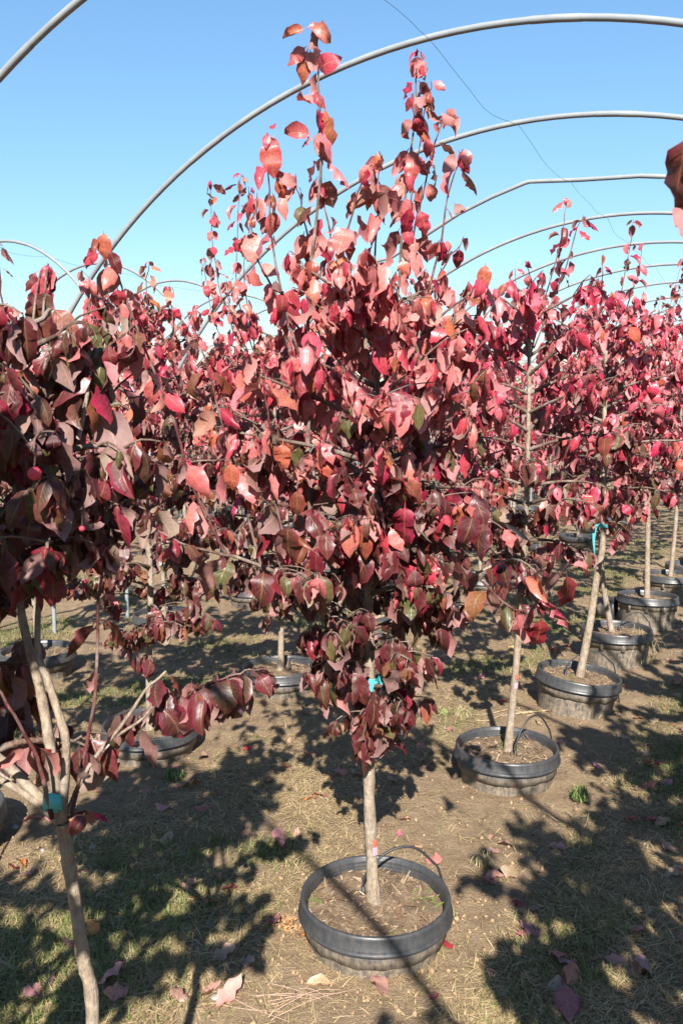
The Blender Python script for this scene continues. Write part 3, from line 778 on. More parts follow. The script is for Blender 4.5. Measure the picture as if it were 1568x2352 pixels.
leader(t, [(760, 1470), (770, 1420), (830, 1310)], Y - .05, Y - .1, .009, .006, None, mat='bark')

def leaf_at(t, b, e, Y, col, face=1, dy=0., shape=0):
    p = at(*b, Y); q = at(*e, Y + dy); ax = q - p; L_ = np.linalg.norm(ax); nn = np.array([t.r.normal(0, .3), -1., t.r.normal(.15, .2)]) * face
    t.L.add(p, norm(ax), nn, L_ / .97, shape, np.array(col))
OR, SA, RD, CR, MA = (.34, .085, .05), (.36, .075, .075), (.31, .03, .05), (.26, .012, .04), (.09, .015, .02)
for b, e, c, fc, sh in (((703, 64), (652, 78), OR, 1, 8), ((703, 62), (742, 62), SA, 1, 2), ((708, 106), (690, 180), OR, 1, 0), ((706, 104), (664, 140), SA, 1, 4), ((710, 110), (724, 170), SA, -1, 4), ((713, 206), (744, 238), RD, 1, 6),
                        ((712, 206), (696, 268), SA, -1, 3), ((718, 312), (688, 330), SA, 1, 4), ((718, 310), (660, 296), SA, 1, 2), ((722, 312), (752, 362), SA, 1, 6), ((632, 296), (620, 282), RD, 1, 0), ((630, 305), (624, 362), SA, -1, 2),
                        ((632, 410), (650, 448), OR, 1, 0), ((634, 400), (672, 430), SA, -1, 4), ((633, 478), (620, 538), SA, 1, 10), ((957, 108), (958, 130), RD, 1, 0), ((955, 130), (968, 172), SA, -1, 4), ((956, 150), (998, 170), RD, 1, 3),
                        ((950, 218), (930, 252), RD, 1, 0), ((951, 220), (975, 252), SA, -1, 4), ((945, 268), (925, 305), SA, -1, 10), ((948, 265), (972, 312), RD, 1, 4), ((1010, 258), (1045, 285), SA, -1, 8), ((1050, 342), (1082, 392), RD, 1, 6), ((1046, 345), (1022, 402), SA, -1, 0),
                        ((985, 312), (980, 356), RD, 1, 0), ((940, 470), (935, 532), CR, 1, 0), ((960, 478), (985, 528), RD, 1, 4), ((846, 410), (838, 478), OR, 1, 4), ((868, 465), (872, 518), RD, 1, 0), ((1015, 550), (985, 590), SA, -1, 10), ((1018, 548), (1012, 600), CR, 1, 0),
                        ((1055, 566), (1052, 616), CR, 1, 6), ((1040, 462), (1066, 504), MA, -1, 3), ((745, 530), (728, 590), SA, -1, 0), ((800, 530), (790, 600), SA, 1, 4), ((1115, 600), (1110, 660), OR, 1, 0)):
    leaf_at(t, b, e, Y - .03, c, fc, t.r.uniform(-.02, .03), sh)
for b, e, c, sh in (((530, 1055), (533, 1122), OR, 0), ((683, 1118), (682, 1182), (.13, .035, .02), 0), ((310, 998), (312, 1062), OR, 4), ((345, 865), (350, 925), SA, 0), ((270, 655), (275, 722), RD, 4), ((662, 1195), (655, 1302), (.07, .02, .015), 4), ((728, 1245), (720, 1328), (.12, .008, .02), 0),
                    ((930, 1150), (925, 1255), (.20, .012, .035), 4), ((1110, 1190), (1105, 1272), (.07, .012, .014), 0), ((1300, 1312), (1310, 1392), (.14, .018, .022), 0), ((650, 1010), (648, 1080), OR, 4), ((925, 1080), (930, 1145), (.10, .06, .025), 0), ((880, 1085), (870, 1135), (.09, .025, .02), 4), ((1240, 1415), (1240, 1490), (.16, .012, .02), 4),
                    ((238, 526), (240, 590), OR, 0), ((232, 580), (184, 600), RD, 4), ((250, 570), (270, 622), MA, 6), ((325, 1150), (318, 1222), (.24, .02, .03), 0)):
    leaf_at(t, b, e, Y - .27, c, 1, t.r.uniform(-.02, .03), sh)

# --- the tree with its fork in the left foreground
t = new_tree(A[0], 12, 'forked dogwood with bare pale trunk and turquoise ribbon loop', None)
Y = A[0][1]
TP = flare_trunk(t, [ROOT(A[0]) + np.array([.035, 0, 0]), at(214, 2352, Y + .005), at(192, 2200, Y + .01), at(165, 2020, Y + .01), at(143, 1890, Y + .01)], .0115, .0108, 26)
F = at(143, 1890, Y + .01)
def limb(px, Ys, r0_, r1_, n=16):
    P = t.stem([F] + [at(x, y, yy) for (x, y), yy in zip(px, Ys)], r0_, r1_, n); return P
L1 = limb([(128, 1800), (112, 1690), (92, 1580), (70, 1500), (45, 1380), (35, 1230), (40, 1050), (50, 900)], [Y + .03, Y + .05, Y + .07, Y + .08, Y + .1, Y + .1, Y + .1, Y + .1], .0098, .005, 22)
L2 = limb([(150, 1790), (152, 1700), (135, 1640), (110, 1560), (88, 1500), (90, 1380), (110, 1200), (120, 1000)], [Y + .0, Y - .01, Y - .0, Y + .01, Y + .02, Y + .04, Y + .06, Y + .06], .0078, .004, 22)
t.crown(L1, 1.34, 1.74, bell((0, .13), (.25, .17), (.6, .16), (1, .10)), .072, warm=.05, hb=(-.9, .25), step=.042, dens=2.1)
t.crown(L2, 1.36, 1.64, bell((0, .10), (.4, .13), (1, .09)), .072, warm=.05, hb=(-.9, .2), step=.05, dens=2.)
leader(t, [(148, 1885), (200, 1770), (270, 1680), (330, 1590), (390, 1500)], Y + .01, Y + .22, .0045, .0025, .6, .07, .08, mat='bark', h=(.0, .0))
leader(t, [(270, 1690), (330, 1650), (365, 1625), (430, 1590)], Y + .12, Y + .2, .003, .002, .3, .06, .078, mat='bark', h=(.0, .0))
leader(t, [(430, 1590), (480, 1570), (540, 1545), (575, 1550)], Y + .2, Y + .26, .002, .0015, .0, .03, .08, h=(.0, .1))
leader(t, [(165, 1870), (185, 1780), (212, 1650), (228, 1560), (240, 1400), (250, 1230), (262, 1120)], Y + .0, Y + .05, .0036, .002, .15, .10, .07, h=(.35, .3))
leader(t, [(120, 1880), (95, 1770), (62, 1690), (30, 1610), (-20, 1500)], Y - .01, Y - .06, 0.0042, .002, .3, .11, .075, h=(.0, .0), tint=(2.2, 4.5, 1.3), warm=.0)
leader(t, [(130, 1885), (70, 1830), (10, 1780), (-60, 1720)], Y + .02, Y + .06, .0045, .0025, .7, .08, .075, mat='bark', h=(.0, .0))
leader(t, [(155, 1880), (185, 1860), (205, 1850)], Y - .01, Y - .01, .003, .0015, .5, .04, .045, h=(.6, .6))
leader(t, [(180, 1010), (210, 880), (225, 800)], Y + .05, Y + .1, .004, .0025, .3, .03, .10, mat='bark', h=(.0, .1))
leader(t, [(20, 900), (20, 760), (10, 640), (8, 540)], Y + .45, Y + .5, .003, .0012, .2, .06, .042, h=(.7, 1.), warm=.4)
L3 = limb([(20, 1760), (-170, 1600), (-380, 1300), (-430, 1050), (-430, 900)], [Y + .05, Y + .08, Y + .1, Y + .1, Y + .1], .010, .004, 16)
t.crown(L3, 1.0, 1.62, bell((0, .18), (.4, .24), (1, .16)), .095, warm=.05, hb=(-.9, .15), step=.06, dens=1.5)
L4 = limb([(20, 1800), (-160, 1720), (-400, 1640), (-460, 1450)], [Y + .03, Y + .06, Y + .08, Y + .08], .007, .003, 14)
t.TP = np.vstack([L2[:1], L2[:1] + UP * .5])
for x, y, yy, n_ in ((400, 1590, Y + .2, 9), (450, 1570, Y + .21, 9), (500, 1560, Y + .23, 9), (545, 1550, Y + .25, 8)):
    for _ in range(n_):
        a = t.r.random() * 6.28; droop_leaf(t.L, at(x, y, yy) + t.r.normal(0, .01, 3), [math.cos(a), math.sin(a) - .3, 0], t.r.uniform(.6, 1.45), .075 * t.r.uniform(.75, 1.1), leaf_colour(.05, t.r, (1.1, 1., 1.2)), t.r)
t.crown(L4, 1.13, 1.27, bell((0, .20), (1, .24)), .09, warm=.05, hb=(-.9, .1), step=.06, dens=1.5)

# --- the rest of the front row
t = new_tree(A[2], 13, 'slim dogwood in the muddy pot with a drip tube arching over its rim', None)
Y = A[2][1]
TP = flare_trunk(t, [ROOT(A[2]), at(1178, 1600, Y), at(1188, 1480, Y), at(1195, 1350, Y), at(1207, 1180, Y), at(1213, 960, Y), at(1215, 760, Y)], .0175, .008, 26)
marks(t, TP, at(1182, 1552, Y)[2], at(1180, 1572, Y)[2], .0185, -math.pi / 2 + .15)
t.crown(TP, .98, 2.05, bell((0, .22), (.3, .40), (.6, .38), (1, .22)), .088, warm=.03, hb=(.1, 1.05), step=.08, tint=(1.05, .8, 1.05), dens=1.35)
t.TP = TP; tufts(t, [(1200, 1330, -.1, 11), (1150, 1370, -.1, 10), (1235, 1390, -.1, 10), (1185, 1430, -.08, 9), (1130, 1320, -.1, 10), (1190, 1250, -.12, 11), (1240, 1300, -.1, 9), (1160, 1200, -.1, 10), (1250, 1200, -.1, 10)], Y, tint=(1.3, 1., 1.1))
for px, h in (([(1200, 900), (1235, 740), (1270, 610), (1290, 520), (1298, 445)], 0), ([(1225, 800), (1290, 640), (1320, 540), (1330, 495)], 0), ([(1213, 820), (1190, 700), (1180, 600)], 0), ([(1215, 780), (1218, 680), (1205, 600)], 0), ([(1180, 900), (1120, 800), (1090, 720)], 0)):
    leader(t, px, Y, Y + .05, .004, .0014, .3, .07, .078, h=(.8, .95), tint=(1, .8, 1.05))

t = new_tree(A[3], 14, 'leaning dogwood with turquoise ribbon at its fork, in a tilted pot', None)
Y = A[3][1]
TP = flare_trunk(t, [ROOT(A[3]), at(1352, 1440, Y), at(1372, 1310, Y), at(1383, 1250, Y), at(1385, 1100, Y), at(1388, 900, Y + .05), at(1392, 740, Y + .05)], .023, .009, 26)
TPA3 = TP
t.crown(TP, 1.04, 2.1, bell((0, .24), (.25, .46), (.6, .46), (1, .26)), .088, warm=.02, hb=(.1, 1.1), step=.078, tint=(1.05, .75, 1.05), dens=1.35)
for px in ([(1388, 900), (1410, 760), (1432, 620), (1442, 540), (1444, 492)], [(1390, 860), (1370, 720), (1380, 640), (1382, 585)], [(1390, 860), (1440, 700), (1470, 620), (1480, 560)], [(1390, 900), (1340, 760), (1320, 680)]):
    leader(t, px, Y + .03, Y + .05, .004, .0014, .35, .07, .075, h=(.8, .95), tint=(1, .75, 1.05))

ROWLABEL = ['crimson dogwood standing behind the leaning one with the ribbon', 'crimson dogwood in the tall black pot beside the toppled pot', 'crimson dogwood, next after the tall black pot by the toppled one']
for k, (lab, px) in zip((4, 5, 6), zip(ROWLABEL, ([(1390, 1440), (1380, 1300), (1388, 1100), (1395, 900)], [(1484, 1366), (1487, 1190), (1492, 1000), (1500, 820)], [(1543, 1340), (1552, 1180), (1560, 1000), (1568, 850)]))):
    t = new_tree(A[k], 20 + k, lab, None); Y = A[k][1]
    TP = flare_trunk(t, [ROOT(A[k])] + [at(x, y, Y) for x, y in px[1:]], .021, .008, 20)
    t.crown(TP, 1.02, 2.15, bell((0, .25), (.3, .48), (.65, .45), (1, .25)), .090, warm=.03, hb=(.15, 1.1), step=.09, tint=(1.08, .78, 1.05), dens=1.25)
    for q in range(5):
        a = t.r.random() * 6.28; p = TP[-1] + np.array([math.cos(a), math.sin(a), 0]) * .06; e = p + np.array([math.cos(a) * .16, math.sin(a) * .16, t.r.uniform(.4, .75)])
        g = Geo(); g.mat = 'shoot'; P = t.stem([p - UP * .15, p + UP * .1, e], .004, .0014, 12, g, 5, knots=False); t.shoot(P, .85, 1., .078, .005, g, 3, start=.3, gap=.075, droop=(.1, 1.1), tint=(1.05, .8, 1.05), warm=.15, tip=3); t.branches.append(g)

# --- second and third rows
def auto_tree(xy, seed, label, group, z0=.95, z1=2.1, spread=.45, hb=(-.2, .95), shoots=5, sh=.6, tint=(1, 1, 1), warm=.08, dens=1., lean=(0, 0), step=.09, r_=.0185):
    t = new_tree(xy, seed, label, group); b = ROOT(xy); r = t.r
    pts = [b]
    for f in (.25, .5, .75, 1.): pts.append(b + UP * (z1 - .3) * f + np.array([lean[0] * f + r.normal(0, .018), lean[1] * f + r.normal(0, .018), 0]))
    TP = flare_trunk(t, pts, r_, .007, 24)
    t.TP = TP; AXx = np.vstack([TP, TP[-1] + UP * .3])
    t.crown(AXx, z0, z1, bell((0, .55 * spread), (.3, spread), (.65, .9 * spread), (1, .5 * spread)), .088, warm=warm * .6, hb=hb, step=step, tint=tint, dens=dens * 1.3)
    for q in range(shoots):
        a = r.random() * 6.28; o = np.array([math.cos(a), math.sin(a), 0]); p = TP[-1] + UP * .1 + o * r.uniform(.02, .25)
        e = p + o * r.uniform(0, .15) + UP * r.uniform(.5, 1.) * sh
        g = Geo(); g.mat = 'shoot'; P = t.stem([TP[-1] - UP * .1, p, (p + e) / 2 + r.normal(0, .015, 3), e], .0045, .0014, 14, g, 5, knots=False)
        t.shoot(P, .8, 1., .08, .005, g, 3, start=.35, gap=.07, droop=(.1, 1.1), tint=tint, warm=warm + .1, tip=3); t.branches.append(g)
    return t
t = auto_tree(B[0], 41, 'shaded dark dogwood whose pot is cut off beside a drip tube', None, .85, 1.85, .50, hb=(-.6, .5), shoots=3, sh=.35, dens=1.2)
t = auto_tree(B[1], 42, 'dogwood with low purple leaf clusters hanging over its own pot', None, .62, 2.0, .54, hb=(-.5, .95), shoots=6, sh=.36, warm=.14, dens=1.45)
Y = B[1][1]
tufts(t, [(300, 1490, -.1, 10), (345, 1465, -.1, 11), (400, 1440, -.12, 12), (440, 1420, -.1, 12), (480, 1450, -.1, 10), (330, 1540, -.05, 8), (250, 1400, -.1, 10), (290, 1330, -.12, 12), (380, 1300, -.15, 12), (450, 1250, -.1, 12), (410, 1340, -.1, 10)], Y, tint=(1., 1.05, 1.25))
leader(t, [(345, 830), (340, 720), (338, 640), (345, 595)], Y, Y, .004, .0014, .2, .055, .07, h=(.9, 1), tint=(1.1, 1.4, 1.), warm=.5)
t = auto_tree(B[2], 43, 'dogwood with pale straight trunk and a skirt of olive leaves above its pot', None, .62, 2.15, .50, hb=(-.4, 1.), shoots=2, sh=.4, warm=.10, dens=1.1)
Y = B[2][1]
tufts(t, [(545, 1370, -.1, 11), (590, 1400, -.12, 12), (640, 1420, -.12, 11), (675, 1380, -.1, 10), (620, 1350, .0, 10), (560, 1290, -.1, 10), (680, 1300, -.1, 10), (610, 1450, -.1, 8)], Y, tint=(.9, 1.5, 1.))
for px in ([(600, 900), (520, 720), (490, 580), (484, 420)], [(600, 860), (545, 680), (545, 520), (551, 405)], [(590, 900), (500, 760), (470, 640), (465, 590)], [(600, 880), (560, 640), (575, 500), (570, 420)]):
    leader(t, px, Y, Y, .004, .0014, .3, .065, .085, h=(.85, 1.), warm=.15)
auto_tree(B[3], 44, 'dogwood mostly hidden behind the tall maroon tree', None, 1.0, 2.2, .45, shoots=4, sh=.6)
auto_tree(B[4], 45, 'crimson dogwood seen between the tall maroon tree and the slim one', 'dogwoods of the second row', 1.0, 2.1, .45, hb=(.1, 1.), shoots=4, sh=.5, tint=(1, .8, 1))
auto_tree(B[5], 46, 'crimson dogwood behind the slim one, second row', 'dogwoods of the second row', 1.05, 2.1, .45, hb=(.1, 1.), shoots=4, sh=.5, tint=(1, .8, 1))
auto_tree(C_[0], 47, 'red dogwood of the third row, seen past the forked stems', 'dogwoods of the third row', 1.0, 1.85, .46, hb=(-.2, .9), shoots=4, sh=.4)
auto_tree(C_[1], 48, 'red dogwood of the third row, behind the low purple leaf clusters', 'dogwoods of the third row', 1.0, 1.85, .46, hb=(-.2, .9), shoots=4, sh=.35)
auto_tree(C_[2], 49, 'red dogwood of the third row with a turquoise ribbon on its stem', 'dogwoods of the third row', 1.0, 2.1, .46, hb=(-.1, .95), shoots=4, sh=.5)

# --- trees of the row to the right of the photographer: outside the frame, they shade the ground
ZR = {k: np.array([.496, -.281]) + (.62 + 1.17 * k) * np.array([.4935, .87]) for k in range(-1, 8)}
tz = auto_tree(ZR[0], 61, 'dogwood at the right edge, only one dark drooping leaf in view', None, .70, 2.0, .43, shoots=3, sh=.4, dens=2.6, step=.06)
g = Geo(); g.mat = 'shoot'; p1 = at(1600, 330, .87); p0 = np.array([ZR[0][0], ZR[0][1], 1.55]); P = tz.stem([p0, (p0 + p1) / 2 + UP * .05, p1], .005, .0016, 12, g, 6, knots=False); tz.branches.append(g)
EDGE = len(tz.L.P)
tz.L.add(at(1588, 290, .87), norm(np.array([-.26, .02, -1.])), np.array([-.55, -.8, .1]), .078, 4, np.array([.10, .018, .018]))
tz.L.add(at(1606, 380, .88), norm(np.array([-.08, .05, -1.])), np.array([.6, .75, .15]), .075, 2, np.array([.30, .07, .08]))
for k in (1, 2, 3, 4, 5):
    auto_tree(ZR[k], 61 + k, 'dogwood of the row right of the photographer, shading the grass', 'dogwoods right of the photographer', .70, 2.05, .54, shoots=2, sh=.4, dens=2.3)
auto_tree(np.array([-.98, .34]), 71, 'dogwood behind the forked one, outside the frame, shading it', None, .8, 2.0, .60, shoots=2, sh=.4, dens=2.2, lean=(.12, .1))
auto_tree(ZR[-1], 70, 'dogwood of the row right of the photographer, shading the grass', 'dogwoods right of the photographer', .8, 1.9, .4, shoots=2, sh=.4)

# --- which leaves show: splat every leaf into a small depth buffer
arrs = [t.L.arrays() for t, *_ in NEAR]
SW, SH_ = 392, 588
zb = np.full(SW * SH_, 1e9); recs = []
for arr in arrs:
    P, Aa, N, X, S, K, C = arr; pts = []
    for (a, b) in ((.1, 0), (.3, 0), (.3, .16), (.3, -.16), (.5, 0), (.5, .17), (.5, -.17), (.7, .08), (.7, -.08), (.85, 0)):
        pts.append(P + Aa * (S * a)[:, None] + X * (S * b)[:, None] - N * (S * .25 * a * a)[:, None])
    Q = np.stack(pts, 1); x, y, d = project(Q); ix = (x / 1568 * SW).astype(int); iy = (y / 2352 * SH_).astype(int)
    ok = (ix >= 0) & (ix < SW) & (iy >= 0) & (iy < SH_) & (d > .2); cell = np.where(ok, iy * SW + ix, 0); recs.append((cell, ok, d))
    np.minimum.at(zb, cell[ok], d[ok])
scores = []
for (cell, ok, d), arr in zip(recs, arrs):
    vis = (ok & (d < zb[cell] + .025)).sum(1) / 10.; scores.append(vis * (arr[4] / np.median(d, 1)) * 1568 * 1.2)
tot_ind = 0
TREEOBJ = []
for (t, label, base, group), arr, sc in zip(NEAR, arrs, scores):
    order = np.argsort(-sc); ind = order[:300]; ind = ind[sc[ind] > 14]
    if t is tz: ind = np.array([EDGE, EDGE + 1])
    ind = np.asarray(ind, int)
    tot_ind += len(ind)
    off_frame = t is tz or len(ind) == 0
    TREEOBJ.append(finish(t, 'dogwood', label, base, group, arr=arr, ind=ind, shapes=LOW if off_frame else None))
print('near trees', len(NEAR), 'leaves', sum(len(a[0]) for a in arrs), 'individual', tot_ind)

# --- pots of the near trees
make_pot(A[1], 'black pot crossed by a thin pipe shadow, under the tallest tree', seed=3, rz=.4, rise=-.012)
make_pot(np.array([-.98, .34]), 'black pot outside the frame, behind the forked tree', seed=4)
make_pot(A[0], 'black pot of the forked tree with the ribbon loop', seed=4)
make_pot(A[2], 'black pot with muddy skirt and drip tube arching over its rim', seed=5, rz=2.2, rise=-.018)
make_pot(A[3], 'tilted black pot of the leaning tree', seed=6, tilt=(math.radians(1), math.radians(6)), rise=.045)
make_pot(A[4], 'tall-walled black pot with dry grass drooping against it', tall=True, seed=7, rise=.075)
make_pot(A[5], 'tall-walled black pot beside the toppled pot', tall=True, seed=7, rz=1., rise=.09, tilt=(0, math.radians(2)))
make_pot(A[6], 'tall-walled black pot, next after the one by the toppled pot', tall=True, seed=7, rz=2., rise=.075)
make_pot(B[0], 'black pot with only its rim in view beside a long drip tube', seed=4, rz=1.)
make_pot(B[1], 'dusty black pot under low purple leaf clusters', seed=5, rz=.5, rise=-.025)
make_pot(B[2], 'black pot with pale straight trunk and olive leaves above', seed=6, rz=.9, rise=-.025)
make_pot(B[3], 'black pot half hidden behind the tall tree trunk', seed=3, rz=2.)
make_pot(B[4], 'black pot of the second row, behind the tall tree', 'pots of the second row', seed=4, rz=2.)
make_pot(B[5], 'black pot of the second row, behind the tall tree', 'pots of the second row', seed=5, rz=3.)
for k, w_ in zip((0, 1, 2), ('seen past the forked stems', 'behind the low purple leaf clusters', 'under the stem with the turquoise ribbon')): make_pot(C_[k], 'black pot of the third row, ' + w_, 'pots of the third row', seed=3 + k, rz=k)
for k in range(-1, 6): make_pot(ZR[k], 'black pot of the row right of the photographer', 'pots right of the photographer', seed=4, rz=k)
drip_tube(A[1], 2.2, .45, .13, 'black drip tube looping over the pot of the tallest tree', z0=RIM_Z - .055, rise=-.012)
drip_tube(A[2], -1.1, .35, .15, 'black drip tube arching over the muddy-skirted pot', z0=RIM_Z - .06, rise=-.018)
drip_tube(A[3], 2.6, .2, .13, 'black drip tube in the tilted pot of the leaning tree', z0=RIM_Z, rise=.045)
drip_tube(A[4], .8, .1, .12, 'black drip tube over the tall-walled pot by the drooping dry grass', z0=RIM_Z + .03, rise=.075)
drip_tube(B[0], .2, -.4, .10, 'black drip tube running to the cut-off pot')
drip_tube(B[2], .5, -.2, .06, 'black drip tube on the pot under the olive leaves', z0=RIM_Z - .065, rise=-.025)

# --- farther trees, copied from a few prototypes
PROTO = []
for q in range(6):
    t = Tree(200 + q, lod=1); r = t.r; t.extra = []
    pts = [np.array([0, 0, .0])] + [np.array([r.normal(0, .03), r.normal(0, .03), z]) for z in (.5, 1., 1.5, 1.9)]
    P = spline(pts, 12); t.trunk.tube(P, np.linspace(.022, .007, 12), 8, cap=False)
    AXx = np.vstack([P, P[-1] + UP * .3])
    t.crown(AXx, .85 + .15 * r.random(), 2.05, bell((0, .28), (.3, .50), (.65, .46), (1, .25)), .092, warm=.03, hb=(.2, 1.15), step=.095, tint=(1.1, .82, 1.05), dens=1.15)
    for _ in range(5):
        a = r.random() * 6.28; o = np.array([math.cos(a), math.sin(a), 0]); p = P[-1] + o * r.uniform(.02, .25); e = p + o * .1 + UP * r.uniform(.4, .8)
        g = Geo(); Pp = t.stem([P[-1] - UP * .1, p, e], .005, .002, 6, g, 4, knots=False); t.shoot(Pp, .85, 1., .082, .005, g, 3, start=.3, gap=.075, droop=(.1, 1.1), tint=(1.1, .85, 1.05), warm=.12, tip=3); t.branches.append(g)
    arr = t.L.arrays(); bg = Geo()
    for g in t.branches:
        m = g.n
        for v in g.V: bg.V.append(v)
        for x in g.Q: bg.Q.append(x + bg.n)
        for x in g.T: bg.T.append(x + bg.n)
        bg.n += m
    PROTO.append((t.trunk.mesh('far_trunk', [MAT['bark']]), bg.mesh('far_branches', [MAT['twig']]), foliage_mesh(arr, np.arange(len(arr[0])), LOW, 'far_foliage')))
POTFAR = []
g = Geo(); lathe(g, [(.196, -.1), (.21, .09), (.235, .095), (.23, .14), (.226, .155), (.215, .15), (.205, .10)], 20); pf_wall = g.mesh('far_pot_wall', [MAT['pot']])
g = Geo(); lathe(g, [(0, .11), (.208, .11)], 20); pf_soil = g.mesh('far_pot_soil', [MAT['potsoil']])

fr = random.Random(9); nfar = 0
done = [tuple(v) for v in list(A.values())[:7]] + [tuple(B[k]) for k in range(6)] + [tuple(C_[k]) for k in range(3)]
spots = [(A[k], 'front') for k in range(7, 27)] + [(B[k], 'second') for k in range(6, 29)] + [(C_[k], 'third') for k in range(3, 27)]
for ri in range(9):
    off = 6.6 + 1.63 * ri + (.9 if ri > 3 else 0)
    for k in range(-4, 26):
        p = -off * RN[:2] + (1.9 + .4 * ri + 1.17 * k) * RU[:2]; spots.append((p, 'far%d' % ri))
WORD = {'front': 'the front row, past the tall black pots', 'second': 'the second row, deep in the tunnel', 'third': 'the third row, deep in the tunnel', **{'far%d' % i: 'the %s row beyond the dirt lane' % w for i, w in enumerate('first second third fourth fifth sixth seventh eighth ninth'.split())}}
for p, rowname in spots:
    if p[1] < 4 or abs(p[0]) > .44 * p[1] + .9 or p[1] > 27: continue
    tr, br, fo = PROTO[fr.randrange(6)]; x, y = p[0] + fr.uniform(-.06, .06), p[1] + fr.uniform(-.06, .06)
    o = link('dogwood_tree', None, None, 'red dogwood of ' + WORD[rowname], 'tree', 'dogwoods of ' + WORD[rowname].split(',')[0], loc=(x, y, .1))
    o.rotation_euler = (0, 0, fr.random() * 6.28); q = fr.uniform(.88, 1.1); o.scale = (q, q, q * fr.uniform(.93, 1.08))
    link('trunk', tr, o); link('branches', br, o); f = link('foliage', fo, o, kind='stuff'); nfar += 1
    if p[1] < 15:
        po = link('plant_pot', None, None, 'black pot under a red dogwood of ' + WORD[rowname], 'plant pot', 'pots of ' + WORD[rowname].split(',')[0], loc=(x, y, 0)); link('wall', pf_wall, po); link('soil', pf_soil, po)
print('far trees', nfar)
# tree belt beyond the last countable rows: one mass of leaves
r = np.random.default_rng(77); nb = 26000; y = r.uniform(27, 60, nb); x = (r.random(nb) * 2 - 1) * (.5 * y + 2)
rowz = .9 + 1.25 * r.random(nb) ** .8 + .35 * vnoise(x * 1.3, y * .8, 3) * r.random(nb)
LL = (np.stack([x, y, rowz], -1),); dd = r.random(nb) * 6.28; dr = r.uniform(.3, 1.4, nb); o_ = np.stack([np.cos(dd), np.sin(dd), 0 * dd], -1)
Aa = o_ * np.cos(dr)[:, None] - UP * np.sin(dr)[:, None]; Nn = o_ * np.sin(dr)[:, None] + UP * np.cos(dr)[:, None]; Xx = np.cross(Aa, Nn)
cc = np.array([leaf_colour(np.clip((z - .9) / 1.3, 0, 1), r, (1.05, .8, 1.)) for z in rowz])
link('distant_trees', foliage_mesh((LL[0], Aa, Nn, Xx, r.uniform(.16, .24, nb), r.integers(0, 10, nb), cc), np.arange(nb), LOW, 'distant_trees'), kind='stuff', label='far mass of red dogwoods closing off the nursery', cat='trees')

# ---------------------------------------------------------------- ribbons, fruit
def ribbon_loop(c, rad, h, label, tilt=(0, 0)):
    n = 28; th = np.linspace(0, 2 * math.pi, n); V = []
    for zz in (-h / 2, h / 2):
        for dr in (0,): V += [c + np.array([rad * 1.25 * math.cos(a), rad * math.sin(a), zz - .0095 * math.sin(a)]) for a in th]
    g = Geo(); g.add(V, [(i, i + 1, n + i + 1, n + i) for i in range(n - 1)])
    me = g.mesh('ribbon_band', [MAT['ribbon']])
    o = link('flagging_ribbon', me, None, label, 'ribbon'); so = o.modifiers.new('thick', 'SOLIDIFY'); so.thickness = .0012
    return o
c = at(122, 1845, A[0][1] - .005); ribbon_loop(np.array(c), .0125, .026, 'wide turquoise ribbon loop round the fork of the forked trunk')
def ribbon_tail(p, tails, label, w=.013):
    o = link('flagging_ribbon', None, None, label, 'ribbon', loc=p)
    g = Geo(); th = np.linspace(0, 6.283, 15); R_ = .026
    g.add([np.array([R_ * math.cos(a), R_ * math.sin(a), z]) for z in (-.008, .008) for a in th] , [(i, i + 1, 16 + i, 15 + i) for i in range(14)]); link('knot_band', g.mesh('knot_band', [MAT['ribbon']]), o)
    for T_ in tails:
        P = spline([np.array(q) for q in T_], 12); g = Geo(); V = []
        for i, q in enumerate(P): ww = w * (1 - .75 * (i / 11) ** 2); V += [q + np.array([-ww / 2, -.004, .003]), q + np.array([ww / 2, .004, -.003])]
        g.add(V, [(2 * i, 2 * i + 1, 2 * i + 3, 2 * i + 2) for i in range(11)]); link('tail', g.mesh('tail', [MAT['ribbon']]), o)
p = np.array([np.interp(1.02, TPA3[:, 2], TPA3[:, 0]), np.interp(1.02, TPA3[:, 2], TPA3[:, 1]), 1.02])
ribbon_tail(p, [[(-.015, -.02, 0), (-.05, -.04, .015), (-.062, -.04, -.06), (-.055, -.04, -.15)], [(-.015, -.02, 0), (-.035, -.035, .02), (-.05, -.045, .0)]], 'turquoise ribbon with trailing tail on the leaning trunk', .026)
p = np.array(at(851, 1560, A[1][1])); ribbon_tail(p, [[(.015, -.02, 0), (.028, -.03, .01), (.03, -.03, -.03)], [(.015, -.02, 0), (.03, -.03, .02), (.022, -.03, .045)], [(.01, -.02, 0), (.0, -.03, -.02), (.012, -.03, -.045)]], 'small turquoise ribbon tied among the low leaves of the tallest tree', .014)
p = np.array(at(616, 1250, C_[2][1])); ribbon_tail(p, [[(-.015, -.02, 0), (-.04, -.03, .0), (-.05, -.03, -.10)]], 'turquoise ribbon on a stem of the third row', .035)

